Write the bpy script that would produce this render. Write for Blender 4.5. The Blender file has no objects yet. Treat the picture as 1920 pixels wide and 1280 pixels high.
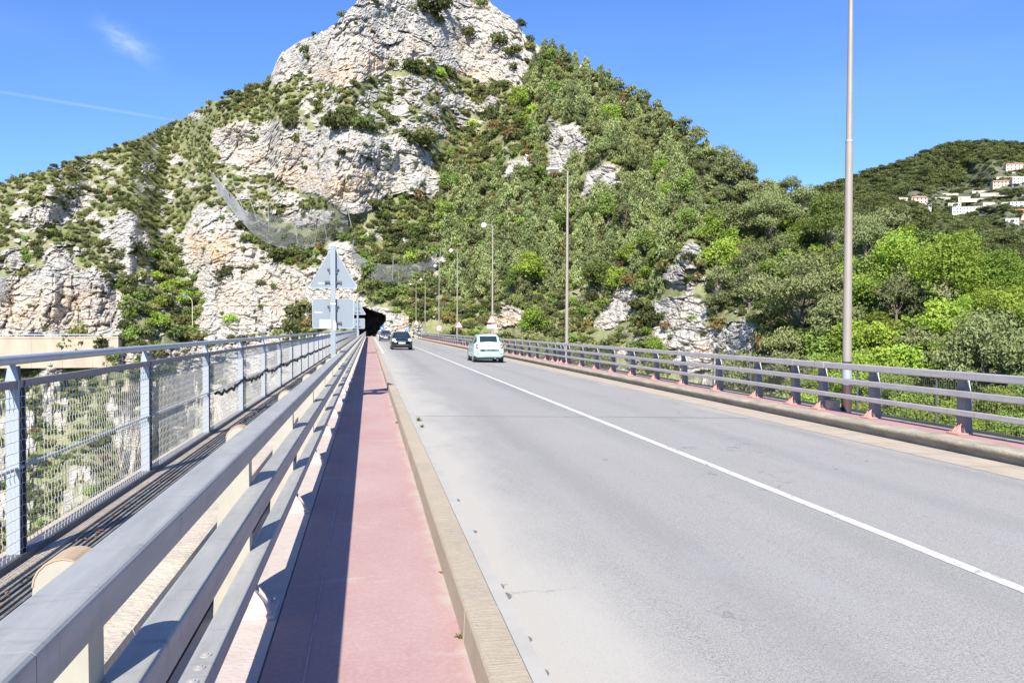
import bpy, math, random
import numpy as np
from mathutils import Vector, Matrix

random.seed(7)
RNG = np.random.default_rng(11)
SC = bpy.context.scene
COL = SC.collection
R = math.radians

# ------------------------------------------------------------------ camera
F = 1500.0                      # focal length in photo pixels (1920 wide)
HZ = 616.0                      # horizon row
VPX = 692.0                     # column where the road vanishes
CAM_Z = 1.77
cam_d = bpy.data.cameras.new('camera')
cam_d.sensor_width = 36.0
cam_d.lens = 36.0 * F / 1920.0
cam_d.clip_start = 0.05
cam_d.clip_end = 6000
cam = bpy.data.objects.new('camera', cam_d)
COL.objects.link(cam)
cam.location = (0, 0, CAM_Z)
PITCH = math.atan((640 - HZ) / F)
YAW = math.atan((960 - VPX) / F)
cam.rotation_euler = (math.pi / 2 - PITCH, 0, -YAW)
SC.camera = cam

# ------------------------------------------------------------------ sky, sun, exposure
SUN = Vector((-0.375, -1.15, 1.0)).normalized()      # towards the sun
SUN_EL = math.asin(SUN.z)
W = bpy.data.worlds.new('World')
SC.world = W
W.use_nodes = True
wn, wl = W.node_tree.nodes, W.node_tree.links
bg = wn['Background']
bg.inputs['Strength'].default_value = 0.08
sky = wn.new('ShaderNodeTexSky')
sky.sky_type = 'NISHITA'
sky.sun_disc = False
sky.sun_elevation = SUN_EL
sky.sun_rotation = math.atan2(SUN.x, SUN.y)
sky.air_density = 1.0
sky.dust_density = 0.25
sky.ozone_density = 3.0
sky.altitude = 100


def pix_dir(px, py):
    """unit world direction of a photo pixel"""
    v = Vector(((px - 960) / F, -(py - 640) / F, -1.0))
    return (cam.rotation_euler.to_matrix() @ v).normalized()


def wmath(op, a, b=None, c=None, clamp=False):
    n = wn.new('ShaderNodeMath'); n.operation = op; n.use_clamp = clamp
    for i, x in enumerate((a, b, c)):
        if x is None: continue
        if isinstance(x, (int, float)): n.inputs[i].default_value = x
        else: wl.new(x, n.inputs[i])
    return n.outputs[0]


def wdot(vec, src):
    n = wn.new('ShaderNodeVectorMath'); n.operation = 'DOT_PRODUCT'
    wl.new(src, n.inputs[0]); n.inputs[1].default_value = vec
    return n.outputs['Value']


tc = wn.new('ShaderNodeTexCoord')
dirv = tc.outputs['Generated']
# thin cirrus wisp high on the left, and a fading contrail
a, b = pix_dir(195, 50), pix_dir(285, 112)
mid = (a + b).normalized(); axis = (b - a).normalized(); perp = mid.cross(axis).normalized()
u_ = wmath('DIVIDE', wdot(axis, dirv), 0.040)
v_ = wmath('DIVIDE', wdot(perp, dirv), 0.017)
rr = wmath('ADD', wmath('MULTIPLY', u_, u_), wmath('MULTIPLY', v_, v_))
g1 = wmath('EXPONENT', wmath('MULTIPLY', rr, -2.2))
wz = wn.new('ShaderNodeTexNoise'); wz.inputs['Scale'].default_value = 28; wz.inputs['Detail'].default_value = 6
wz.inputs['Roughness'].default_value = 0.6; wz.inputs['Distortion'].default_value = 0.6
mp = wn.new('ShaderNodeMapping'); mp.inputs['Scale'].default_value = (1.0, 0.7, 2.2)
wl.new(dirv, mp.inputs['Vector']); wl.new(mp.outputs[0], wz.inputs['Vector'])
wisp = wmath('MULTIPLY', wmath('MULTIPLY', g1, wmath('MULTIPLY_ADD', wz.outputs[0], 3.4, -1.25, clamp=True)), 0.42)
front = wmath('GREATER_THAN', wdot(mid, dirv), 0.0)
wisp = wmath('MULTIPLY', wisp, front)
ca, cb = pix_dir(-40, 166), pix_dir(330, 226)
nrm = ca.cross(cb).normalized(); cm = (ca + cb).normalized(); cax = (cb - ca).normalized()
w_ = wmath('DIVIDE', wmath('ABSOLUTE', wdot(nrm, dirv)), 0.0021)
line = wmath('SUBTRACT', 1.0, wmath('MULTIPLY', w_, w_), clamp=True)
al = wmath('DIVIDE', wmath('ADD', wdot(cax, dirv), 0.0), 0.125)
fade = wmath('SUBTRACT', 1.0, wmath('MULTIPLY', al, al), clamp=True)
trail = wmath('MULTIPLY', wmath('MULTIPLY', line, wmath('MULTIPLY', fade, wmath('GREATER_THAN', wdot(cm, dirv), 0.0))), 0.13)
# very faint high veil towards the left horizon
vz = wn.new('ShaderNodeTexNoise'); vz.inputs['Scale'].default_value = 3.2; vz.inputs['Detail'].default_value = 5
mp2 = wn.new('ShaderNodeMapping'); mp2.inputs['Scale'].default_value = (1.0, 1.0, 4.0)
wl.new(dirv, mp2.inputs['Vector']); wl.new(mp2.outputs[0], vz.inputs['Vector'])
veil = wmath('MULTIPLY', wmath('MULTIPLY_ADD', vz.outputs[0], 2.0, -0.9, clamp=True), 0.07)
cov = wmath('ADD', wmath('ADD', wisp, trail), veil, clamp=True)
mx = wn.new('ShaderNodeMix'); mx.data_type = 'RGBA'
tint = wn.new('ShaderNodeMix'); tint.data_type = 'RGBA'; tint.blend_type = 'MULTIPLY'; tint.inputs[0].default_value = 1
wl.new(sky.outputs[0], tint.inputs[6]); tint.inputs[7].default_value = (0.66, 0.92, 1.40, 1)      # the deep blue of a clear spring sky
wl.new(cov, mx.inputs[0]); wl.new(tint.outputs[2], mx.inputs[6]); mx.inputs[7].default_value = (6.2, 7.4, 9.0, 1)
wl.new(mx.outputs[2], bg.inputs['Color'])

sun_d = bpy.data.lights.new('sun', 'SUN')
sun_d.energy = 5.0
sun_d.angle = R(0.53)
sun_d.color = (1.0, 0.93, 0.80)
sun_o = bpy.data.objects.new('sun', sun_d)
COL.objects.link(sun_o)
sun_o.location = (-40, -60, 80)
sun_o.rotation_euler = SUN.to_track_quat('Z', 'Y').to_euler()

SC.view_settings.view_transform = 'Standard'
SC.view_settings.look = 'None'
SC.view_settings.gamma = 1
SC.view_settings.exposure = 0.95
SC.render.engine = 'CYCLES'
SC.cycles.max_bounces = 5
SC.cycles.diffuse_bounces = 3
SC.cycles.glossy_bounces = 2
SC.cycles.transparent_max_bounces = 4
SC.cycles.caustics_reflective = False
SC.cycles.caustics_refractive = False

# ------------------------------------------------------------------ numpy noise
def _h(ix, iy, iz, s):
    h = (ix.astype(np.int64) * 374761393 + iy.astype(np.int64) * 668265263 + iz.astype(np.int64) * 2147483647 + s * 974711) & 0xFFFFFFFF
    h = ((h ^ (h >> 13)) * 1274126177) & 0xFFFFFFFF
    h = ((h ^ (h >> 16)) * 2246822519) & 0xFFFFFFFF
    return ((h ^ (h >> 15)) & 0xFFFFFF) / float(0xFFFFFF)


def vnoise(x, y, z, s=0):
    ix, iy, iz = np.floor(x), np.floor(y), np.floor(z)
    fx, fy, fz = x - ix, y - iy, z - iz
    fx, fy, fz = [f * f * (3 - 2 * f) for f in (fx, fy, fz)]
    out = 0
    for dx in (0, 1):
        for dy in (0, 1):
            for dz in (0, 1):
                w = (fx if dx else 1 - fx) * (fy if dy else 1 - fy) * (fz if dz else 1 - fz)
                out = out + w * _h(ix + dx, iy + dy, iz + dz, s)
    return out


def fbm(x, y, z, octaves=4, s=0, gain=0.5):
    a, t, out = 1.0, 0.0, 0
    for o in range(octaves):
        out = out + a * vnoise(x * 2 ** o, y * 2 ** o, z * 2 ** o, s + o * 17)
        t += a; a *= gain
    return out / t


def worley(x, y, z, s=0):
    ix, iy, iz = np.floor(x), np.floor(y), np.floor(z)
    f1 = np.full(x.shape, 9.0); f2 = np.full(x.shape, 9.0); idv = np.zeros(x.shape)
    for dx in (-1, 0, 1):
        for dy in (-1, 0, 1):
            for dz in (-1, 0, 1):
                cx, cy, cz = ix + dx, iy + dy, iz + dz
                px = cx + _h(cx, cy, cz, s + 1); py = cy + _h(cx, cy, cz, s + 2); pz = cz + _h(cx, cy, cz, s + 3)
                d = np.sqrt((px - x) ** 2 + (py - y) ** 2 + (pz - z) ** 2)
                near = d < f1
                f2 = np.where(near, f1, np.minimum(f2, d))
                idv = np.where(near, _h(cx, cy, cz, s + 5), idv)
                f1 = np.where(near, d, f1)
    return f1, f2, idv


def sstep(a, b, x):
    t = np.clip((x - a) / (b - a), 0, 1)
    return t * t * (3 - 2 * t)

# ------------------------------------------------------------------ materials
def mat(name, col, rough=0.7, metal=0.0, spec=0.5, var=0.0, vscale=3.0, col2=None, bump=0.0, bscale=20.0, rand=0.0, emit=None, stretch=None, coat=0.0):
    m = bpy.data.materials.new(name); m.use_nodes = True
    n, l = m.node_tree.nodes, m.node_tree.links
    p = n['Principled BSDF']
    p.inputs['Base Color'].default_value = (*col, 1)
    p.inputs['Roughness'].default_value = rough
    p.inputs['Metallic'].default_value = metal
    p.inputs['Specular IOR Level'].default_value = spec
    if coat: p.inputs['Coat Weight'].default_value = coat; p.inputs['Coat Roughness'].default_value = 0.05
    tcn = n.new('ShaderNodeTexCoord'); vec = tcn.outputs['Object']
    if stretch:
        mpn = n.new('ShaderNodeMapping'); mpn.inputs['Scale'].default_value = stretch
        l.new(vec, mpn.inputs['Vector']); vec = mpn.outputs[0]
    src = None
    if var or col2:
        nz = n.new('ShaderNodeTexNoise'); nz.inputs['Scale'].default_value = vscale
        nz.inputs['Detail'].default_value = 7; nz.inputs['Roughness'].default_value = 0.62
        l.new(vec, nz.inputs['Vector'])
        mr = n.new('ShaderNodeMapRange'); mr.inputs[1].default_value = 0.36; mr.inputs[2].default_value = 0.66
        l.new(nz.outputs[0], mr.inputs[0])
        mxn = n.new('ShaderNodeMix'); mxn.data_type = 'RGBA'
        l.new(mr.outputs[0], mxn.inputs[0])
        c2 = col2 if col2 else tuple(c * (1 - var) for c in col)
        c1 = col if col2 else tuple(c * (1 + var * 0.6) for c in col)
        mxn.inputs[6].default_value = (*c1, 1); mxn.inputs[7].default_value = (*c2, 1)
        src = mxn.outputs[2]
    if rand:
        oi = n.new('ShaderNodeObjectInfo')
        hs = n.new('ShaderNodeHueSaturation')
        ma = n.new('ShaderNodeMapRange'); ma.inputs[3].default_value = 0.5 - rand * 0.022; ma.inputs[4].default_value = 0.5 + rand * 0.010
        l.new(oi.outputs['Random'], ma.inputs[0]); l.new(ma.outputs[0], hs.inputs['Hue'])
        mm = n.new('ShaderNodeMath'); mm.operation = 'MULTIPLY'; mm.inputs[1].default_value = 7.31
        fr = n.new('ShaderNodeMath'); fr.operation = 'FRACT'
        l.new(oi.outputs['Random'], mm.inputs[0]); l.new(mm.outputs[0], fr.inputs[0])
        mv = n.new('ShaderNodeMapRange'); mv.inputs[3].default_value = 1 - rand * 0.5; mv.inputs[4].default_value = 1 + rand * 0.55
        l.new(fr.outputs[0], mv.inputs[0]); l.new(mv.outputs[0], hs.inputs['Value'])
        if src: l.new(src, hs.inputs['Color'])
        else: hs.inputs['Color'].default_value = (*col, 1)
        src = hs.outputs[0]
    if src: l.new(src, p.inputs['Base Color'])
    if bump:
        bn = n.new('ShaderNodeTexNoise'); bn.inputs['Scale'].default_value = bscale; bn.inputs['Detail'].default_value = 8
        l.new(vec, bn.inputs['Vector'])
        bb = n.new('ShaderNodeBump'); bb.inputs['Strength'].default_value = bump; bb.inputs['Distance'].default_value = 0.02
        l.new(bn.outputs[0], bb.inputs['Height']); l.new(bb.outputs[0], p.inputs['Normal'])
    if emit:
        p.inputs['Emission Color'].default_value = (*emit[:3], 1); p.inputs['Emission Strength'].default_value = emit[3]
    return m


def leafmat(name, col, rand=1.0, trans=0.4):
    """foliage: diffuse plus some translucency, hue and value differ from plant to plant and clump to clump"""
    m = mat(name, col, rough=0.65, spec=0.25, rand=rand, var=0.28, vscale=1.3)
    n, l = m.node_tree.nodes, m.node_tree.links
    p = n['Principled BSDF']; out = n['Material Output']
    tr = n.new('ShaderNodeBsdfTranslucent'); mxs = n.new('ShaderNodeMixShader'); mxs.inputs[0].default_value = trans
    src = p.inputs['Base Color'].links[0].from_socket
    g = n.new('ShaderNodeMix'); g.data_type = 'RGBA'; g.blend_type = 'MULTIPLY'; g.inputs[0].default_value = 1
    g.inputs[7].default_value = (1.3, 1.35, 0.65, 1)
    l.new(src, g.inputs[6]); l.new(g.outputs[2], tr.inputs['Color'])
    l.new(p.outputs[0], mxs.inputs[1]); l.new(tr.outputs[0], mxs.inputs[2]); l.new(mxs.outputs[0], out.inputs['Surface'])
    return m

M = {}
def grimy(name, col, spots=.5, st=(8, 1.2, 8)):
    """dull galvanising: soft mottling, run marks, a few scuffs and rust freckles"""
    m = mat(name, col, rough=0.55, metal=0.15, var=0.13, vscale=4, stretch=(5, 0.7, 5), bump=0.05, bscale=50)
    n, l = m.node_tree.nodes, m.node_tree.links; p = n['Principled BSDF']; src = p.inputs['Base Color'].links[0].from_socket
    tcn = n.new('ShaderNodeTexCoord')
    for sc_, st_, lo, hi, c_, k_ in ((3.0, (1.5, 9, 1.5), .56, .70, tuple(q * .55 for q in col), .55), (22, (1, .5, 1), .66, .72, tuple(q * .5 for q in col), .6), (9, (1, 1, 1), .70, .74, (.25, .13, .07), spots)):
        mp_n = n.new('ShaderNodeMapping'); mp_n.inputs['Scale'].default_value = st_; l.new(tcn.outputs['Object'], mp_n.inputs['Vector'])
        nz = n.new('ShaderNodeTexNoise'); nz.inputs['Scale'].default_value = sc_; nz.inputs['Detail'].default_value = 6; nz.inputs['Roughness'].default_value = .65; l.new(mp_n.outputs[0], nz.inputs['Vector'])
        mr = n.new('ShaderNodeMapRange'); mr.inputs[1].default_value = lo; mr.inputs[2].default_value = hi; mr.inputs[4].default_value = k_; l.new(nz.outputs[0], mr.inputs[0])
        mxn = n.new('ShaderNodeMix'); mxn.data_type = 'RGBA'; l.new(mr.outputs[0], mxn.inputs[0]); l.new(src, mxn.inputs[6]); mxn.inputs[7].default_value = (*c_, 1); src = mxn.outputs[2]
    l.new(src, p.inputs['Base Color']); return m
M['galv'] = grimy('galvanised steel', (0.335, 0.34, 0.335))
M['galv_mauve'] = grimy('weathered galvanised steel', (0.42, 0.395, 0.39), .6)
M['galv_pale'] = mat('pale galvanised steel', (0.42, 0.45, 0.50), rough=0.45, metal=0.3, var=0.08, vscale=6)
M['wire'] = mat('wire', (0.58, 0.58, 0.57), rough=0.45, metal=0.4)
M['dark_metal'] = mat('dark weathered metal', (0.10, 0.105, 0.12), rough=0.6, metal=0.3, var=0.2)
M['cream'] = mat('cream painted steel', (0.36, 0.345, 0.295), rough=0.55, var=0.08, vscale=5, stretch=(3, 3, 0.8))
M['cap'] = mat('rust stained cream steel', (0.42, 0.31, 0.20), rough=0.6, var=0.15, vscale=12)
M['pole'] = mat('beige grey lamp pole', (0.31, 0.275, 0.24), rough=0.5, metal=0.1, var=0.08, vscale=2)
M['pole_dark'] = mat('dark maroon pole foot', (0.07, 0.04, 0.045), rough=0.6)
M['black'] = mat('black rubber', (0.02, 0.02, 0.022), rough=0.7)
M['white'] = mat('white enamel', (0.80, 0.80, 0.80), rough=0.35)
M['red'] = mat('sign red', (0.60, 0.05, 0.07), rough=0.4)
M['blue'] = mat('sign blue', (0.03, 0.14, 0.55), rough=0.4)
M['signback'] = mat('aluminium sign back', (0.21, 0.25, 0.285), rough=0.5, metal=0.15, var=0.05, vscale=2)
M['pinksteel'] = mat('pink painted steel', (0.52, 0.27, 0.235), rough=0.7, var=0.12, vscale=10)
M['pinkpale'] = mat('faded pink painted steel', (0.52, 0.44, 0.42), rough=0.7, var=0.12, vscale=10)
M['leaf_dry'] = mat('dry leaves', (0.30, 0.14, 0.05), rough=0.8, var=0.4, vscale=30)
M['concrete'] = mat('concrete', (0.44, 0.415, 0.37), rough=0.9, var=0.14, vscale=4, bump=0.4, bscale=35)
M['concrete_dark'] = mat('stained concrete', (0.27, 0.25, 0.21), rough=0.9, var=0.35, vscale=5, bump=0.6, bscale=25)
M['stone_block'] = mat('rough stone', (0.36, 0.33, 0.27), rough=0.95, var=0.3, vscale=10, bump=1.0, bscale=20)
M['globe'] = mat('lamp dome', (0.78, 0.80, 0.83), rough=0.12, spec=0.8)

# ------------------------------------------------------------------ mesh helpers
class MB:
    def __init__(s):
        s.v, s.f, s.n = [], [], 0
    def add(s, verts, faces):
        verts = [tuple(v) for v in verts]
        s.v.extend(verts); s.f.extend([tuple(i + s.n for i in f) for f in faces]); s.n += len(verts)
        return s
    def box(s, x0, x1, y0, y1, z0, z1):
        return s.add([(x0, y0, z0), (x1, y0, z0), (x1, y1, z0), (x0, y1, z0), (x0, y0, z1), (x1, y0, z1), (x1, y1, z1), (x0, y1, z1)],
                     [(0, 3, 2, 1), (4, 5, 6, 7), (0, 1, 5, 4), (1, 2, 6, 5), (2, 3, 7, 6), (3, 0, 4, 7)])
    def prism_y(s, prof, y0, y1):                 # profile of (x,z), extruded along y
        n = len(prof)
        area = sum(prof[i][0] * prof[(i + 1) % n][1] - prof[(i + 1) % n][0] * prof[i][1] for i in range(n))
        if area < 0: prof = prof[::-1]
        v = [(x, y0, z) for x, z in prof] + [(x, y1, z) for x, z in prof]
        f = [tuple(range(n)), tuple(range(2 * n - 1, n - 1, -1))] + [(i, i + n, (i + 1) % n + n, (i + 1) % n) for i in range(n)]
        return s.add(v, f)
    def prism_z(s, prof, z0, z1):
        n = len(prof)
        v = [(x, y, z0) for x, y in prof] + [(x, y, z1) for x, y in prof]
        f = [tuple(range(n - 1, -1, -1)), tuple(range(n, 2 * n))] + [(i, (i + 1) % n, (i + 1) % n + n, i + n) for i in range(n)]
        return s.add(v, f)
    def tube(s, pts, rad, k=8, cap=True):
        pts = [Vector(p) for p in pts]
        if not isinstance(rad, (list, tuple)): rad = [rad] * len(pts)
        rings = []
        for i, p in enumerate(pts):
            d = (pts[min(i + 1, len(pts) - 1)] - pts[max(i - 1, 0)]).normalized()
            up = Vector((0, 0, 1)) if abs(d.z) < 0.9 else Vector((1, 0, 0))
            a = d.cross(up).normalized(); b = a.cross(d).normalized()
            rings.append([p + (a * math.cos(t) + b * math.sin(t)) * rad[i] for t in [2 * math.pi * j / k for j in range(k)]])
        v = [q for r in rings for q in r]; f = []
        for i in range(len(pts) - 1):
            for j in range(k):
                f.append((i * k + j, i * k + (j + 1) % k, (i + 1) * k + (j + 1) % k, (i + 1) * k + j))
        if cap:
            f.append(tuple(range(k - 1, -1, -1))); f.append(tuple(range((len(pts) - 1) * k, len(pts) * k)))
        return s.add(v, f)
    def disc(s, c, r, nrm, th=0.01, k=20):
        nrm = Vector(nrm).normalized(); c = Vector(c)
        return s.tube([c - nrm * th / 2, c + nrm * th / 2], r, k)
    def lathe(s, prof, c=(0, 0, 0), k=16):         # (r,z)
        v = []
        for r, z in prof:
            for j in range(k):
                t = 2 * math.pi * j / k
                v.append((c[0] + r * math.cos(t), c[1] + r * math.sin(t), c[2] + z))
        f = [(i * k + j, i * k + (j + 1) % k, (i + 1) * k + (j + 1) % k, (i + 1) * k + j) for i in range(len(prof) - 1) for j in range(k)]
        return s.add(v, f)
    def poly(s, pts, th, nrm):                     # flat polygon with thickness along nrm
        n = len(pts); nrm = Vector(nrm) * th
        v = [Vector(p) for p in pts] + [Vector(p) + nrm for p in pts]
        f = [tuple(range(n - 1, -1, -1)), tuple(range(n, 2 * n))] + [(i, (i + 1) % n, (i + 1) % n + n, i + n) for i in range(n)]
        return s.add(v, f)
    def build(s, name, m, parent=None, smooth=False):
        me = bpy.data.meshes.new(name)
        me.from_pydata(s.v, [], s.f)
        me.materials.append(m)
        if smooth:
            me.polygons.foreach_set('use_smooth', [True] * len(me.polygons))
            try: me.set_sharp_from_angle(angle=R(40))
            except Exception: pass
        me.update()
        o = bpy.data.objects.new(name, me); COL.objects.link(o)
        if parent: o.parent = parent
        return o


def tag(o, label=None, cat=None, group=None, kind=None):
    if label: o['label'] = label
    if cat: o['category'] = cat
    if group: o['group'] = group
    if kind: o['kind'] = kind
    return o


def empty(name, loc=(0, 0, 0), rz=0.0, **kw):
    o = bpy.data.objects.new(name, None); COL.objects.link(o)
    o.location = loc; o.rotation_euler = (0, 0, rz); o.empty_display_size = 0.2
    return tag(o, **kw)


KIDS = {}
def copy_tree(o, parent=None, loc=None, rz=None, scale=None):
    c = o.copy(); COL.objects.link(c)
    c.parent = parent
    if loc is not None: c.location = loc
    if rz is not None: c.rotation_euler = (0, 0, rz)
    if scale is not None: c.scale = scale
    for ch in KIDS.setdefault(o.name, list(o.children)): copy_tree(ch, c)
    return c


def quadmesh(name, V, Q, m, smooth=True):
    me = bpy.data.meshes.new(name)
    me.vertices.add(len(V)); me.vertices.foreach_set('co', np.asarray(V, dtype=np.float32).ravel())
    me.loops.add(Q.size); me.loops.foreach_set('vertex_index', Q.astype(np.int32).ravel())
    me.polygons.add(len(Q)); me.polygons.foreach_set('loop_start', (np.arange(len(Q)) * Q.shape[1]).astype(np.int32))
    me.polygons.foreach_set('loop_total', np.full(len(Q), Q.shape[1], dtype=np.int32))
    me.polygons.foreach_set('use_smooth', np.full(len(Q), smooth))
    if m: me.materials.append(m)
    me.update(calc_edges=True)
    return me

# ------------------------------------------------------------------ the mountain
# The ground is one continuous sheet. Its plan is laid out by bearing (px) and height angle (py) as
# measured from the photograph, and real distances follow from the slope of the ground (steep crags, gentler scrub).
ROT = np.array(cam.rotation_euler.to_matrix())
def to_world(px, py, D):
    px, py, D = np.broadcast_arrays(np.asarray(px, float), np.asarray(py, float), np.asarray(D, float))
    v = np.stack([(px - 960) / F * D, -(py - 640) / F * D, -D], -1)
    return v @ ROT.T + np.array([0, 0, CAM_Z])

def interp(x, pts):
    return np.interp(x, [p[0] for p in pts], [p[1] for p in pts])

SKY = [(-1500, 460), (-700, 420), (-300, 380), (0, 342), (60, 326), (130, 303), (200, 280), (260, 258), (300, 243), (360, 214), (400, 193), (440, 174),
       (490, 160), (503, 150), (513, 125), (530, 97), (560, 80), (600, 66), (625, 50), (640, 38), (655, 18), (670, 0), (690, -16), (740, -30),
       (800, -34), (860, -24), (905, -2), (930, 10), (960, 32), (985, 66), (1010, 90), (1050, 106), (1100, 130), (1150, 158), (1190, 182),
       (1230, 205), (1270, 232), (1300, 268), (1340, 300), (1400, 332), (1440, 352), (1480, 370), (1530, 392), (1580, 402), (1640, 414),
       (1700, 436), (1760, 464), (1850, 488), (1920, 502), (2100, 508), (2700, 510), (3600, 515)]
BASE = [(-1500, 150), (-500, 150), (0, 176), (220, 176), (360, 196), (480, 190), (560, 182), (660, 170), (700, 168), (800, 168), (900, 166), (1000, 158),
        (1200, 142), (1400, 122), (1600, 104), (1920, 86), (2300, 70), (3600, 55)]

ROCKS = [  # (polygon in photo pixels, strength)
    ([(500, 158), (505, 140), (518, 100), (545, 75), (600, 55), (640, 25), (662, -40), (930, -40), (965, 25), (990, 70), (1022, 95), (985, 120), (980, 168),
      (940, 158), (900, 148), (840, 138), (800, 122), (730, 128), (690, 152), (640, 168), (600, 152), (560, 140), (540, 152)], 1.0),
    ([(565, 190), (580, 155), (610, 150), (615, 175), (595, 195)], 0.9),
    ([(640, 170), (720, 140), (860, 150), (900, 190), (930, 215), (900, 240), (800, 235), (700, 215), (640, 200)], 0.53),
    ([(395, 250), (430, 232), (500, 225), (560, 200), (640, 190), (760, 195), (800, 240), (760, 270), (640, 250), (560, 255), (480, 262)], 0.57),
    ([(390, 262), (410, 240), (500, 236), (560, 246), (640, 250), (720, 252), (780, 262), (812, 300), (826, 350), (812, 384), (770, 366), (720, 372),
      (690, 392), (640, 388), (600, 372), (560, 350), (520, 340), (470, 328), (425, 305)], 1.0),
    ([(500, 350), (600, 370), (690, 390), (650, 430), (560, 425), (500, 400)], 0.72),
    ([(350, 400), (375, 380), (410, 388), (446, 404), (455, 440), (490, 478), (520, 492), (560, 505), (600, 500), (618, 452), (650, 455), (672, 480),
      (680, 540), (690, 578), (640, 600), (585, 600), (560, 585), (530, 618), (520, 640), (385, 640), (366, 600), (380, 560), (350, 500), (345, 450)], 1.0),
    ([(330, 470), (360, 440), (370, 520), (350, 520)], 0.8),
    ([(-260, 660), (-260, 560), (-60, 560), (15, 538), (50, 512), (110, 500), (150, 505), (190, 520), (225, 556), (232, 590), (218, 660)], 1.0),
    ([(-300, 520), (0, 470), (60, 450), (130, 470), (140, 505), (60, 512), (0, 540), (-300, 570)], 0.62),
    ([(10, 410), (60, 388), (90, 350), (130, 350), (160, 370), (130, 410), (70, 425)], 0.66),
    ([(145, 420), (165, 400), (215, 410), (200, 430)], 0.62),
    ([(190, 450), (215, 412), (240, 398), (268, 405), (282, 450), (290, 490), (262, 500), (225, 480)], 0.86),
    ([(215, 490), (290, 480), (295, 530), (260, 530)], 0.7),
    ([(300, 312), (322, 283), (344, 305)], 0.9), ([(280, 275), (300, 270), (296, 282)], 0.8),
    ([(350, 215), (375, 205), (400, 215), (380, 230)], 0.7),
    ([(1018, 320), (1030, 275), (1045, 235), (1085, 236), (1098, 268), (1078, 300), (1050, 322)], 1.0),
    ([(945, 328), (955, 300), (990, 294), (996, 320), (968, 332)], 0.95),
    ([(1090, 366), (1105, 330), (1130, 304), (1162, 318), (1168, 348), (1150, 366), (1120, 360)], 0.95),
    ([(900, 175), (935, 190), (925, 215), (895, 205)], 0.6), ([(1015, 220), (1050, 215), (1045, 232), (1020, 234)], 0.8),
    ([(1112, 620), (1118, 585), (1145, 556), (1178, 538), (1196, 552), (1192, 590), (1170, 610), (1140, 614)], 1.0),
    ([(1230, 520), (1250, 500), (1280, 500), (1276, 460), (1296, 452), (1330, 478), (1345, 540), (1360, 560), (1330, 570), (1318, 520), (1300, 560), (1262, 540)], 0.9),
    ([(1214, 600), (1228, 565), (1262, 560), (1300, 545), (1322, 570), (1312, 640), (1290, 668), (1240, 640), (1230, 610)], 1.0),
    ([(1262, 672), (1285, 630), (1340, 612), (1372, 630), (1360, 690), (1280, 705)], 0.97),
    ([(1352, 660), (1356, 604), (1395, 594), (1420, 625), (1412, 672)], 1.0),
    ([(1150, 660), (1200, 620), (1240, 650), (1200, 680)], 0.5),
    ([(1270, 712), (1340, 690), (1345, 735), (1270, 740)], 0.8), ([(1150, 690), (1200, 680), (1180, 710)], 0.75),
    ([(925, 592), (940, 572), (975, 578), (990, 604), (985, 622), (930, 616)], 0.92),
    ([(685, 640), (690, 578), (705, 570), (742, 590), (752, 610), (750, 650)], 1.0),
    ([(744, 650), (738, 612), (724, 600), (745, 586), (760, 590), (770, 610), (768, 640)], 1.0),
    ([(772, 640), (776, 610), (790, 603), (794, 640)], 0.95),
    ([(745, 445), (765, 435), (772, 455), (752, 462)], 0.8), ([(690, 440), (720, 420), (760, 400), (740, 440), (700, 470)], 0.5),
    ([(800, 480), (830, 470), (836, 500), (812, 520)], 0.55), ([(770, 220), (850, 215), (860, 255), (800, 260)], 0.55),
    # gorge wall below road level, seen through the left railing
    ([(195, 660), (660, 620), (660, 760), (470, 800), (330, 860), (230, 900), (200, 760)], 0.78),
    ([(380, 650), (640, 640), (640, 740), (420, 800)], 0.9),
    ([(120, 880), (260, 860), (240, 930), (120, 960)], 0.75), ([(60, 660), (130, 670), (130, 800), (80, 780)], 0.55),
    ([(-200, 700), (60, 690), (60, 1000), (-200, 1000)], 0.3),
]
STAINS = [(415, 475, 26, 30, 1.0), (372, 455, 18, 22, 0.8), (470, 510, 40, 30, 0.35), (440, 560, 40, 40, 0.3), (530, 560, 40, 40, 0.45), (640, 140, 45, 18, 0.75),
          (700, 118, 35, 18, 0.6), (760, 90, 30, 20, 0.3), (560, 330, 50, 28, 0.5), (650, 350, 60, 28, 0.6), (560, 280, 60, 14, 0.25), (880, 145, 50, 10, 0.6),
          (60, 590, 60, 30, 0.55), (140, 560, 60, 28, 0.45), (150, 610, 60, 25, 0.3), (30, 560, 30, 30, 0.5), (945, 600, 40, 16, 0.75), (762, 600, 10, 30, 0.8), (620, 520, 40, 40, 0.4),
          (420, 250, 30, 20, 0.25), (470, 290, 30, 30, 0.35), (880, 90, 20, 14, 0.3), (1312, 660, 25, 12, 0.4), (830, 350, 20, 20, 0.2), (380, 600, 20, 20, 0.2), (270, 850, 60, 40, 0.3), (240, 720, 60, 40, 0.5)]
GREYS = [(745, 250, 60, 60, 0.0), (790, 350, 40, 20, 0.7), (400, 600, 40, 40, 0.4), (100, 510, 80, 18, 0.7), (200, 570, 30, 60, 0.6), (240, 440, 40, 50, 0.4), (100, 640, 90, 22, 0.5), (20, 480, 80, 30, 0.5)]


def poly_mask(PX, PY, poly):
    inside = np.zeros(PX.shape, bool)
    n = len(poly); j = n - 1
    for i in range(n):
        xi, yi = poly[i]; xj, yj = poly[j]
        if yi != yj:
            c = ((yi > PY) != (yj > PY)) & (PX < (xj - xi) * (PY - yi) / (yj - yi) + xi)
            inside ^= c
        j = i
    return inside


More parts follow.
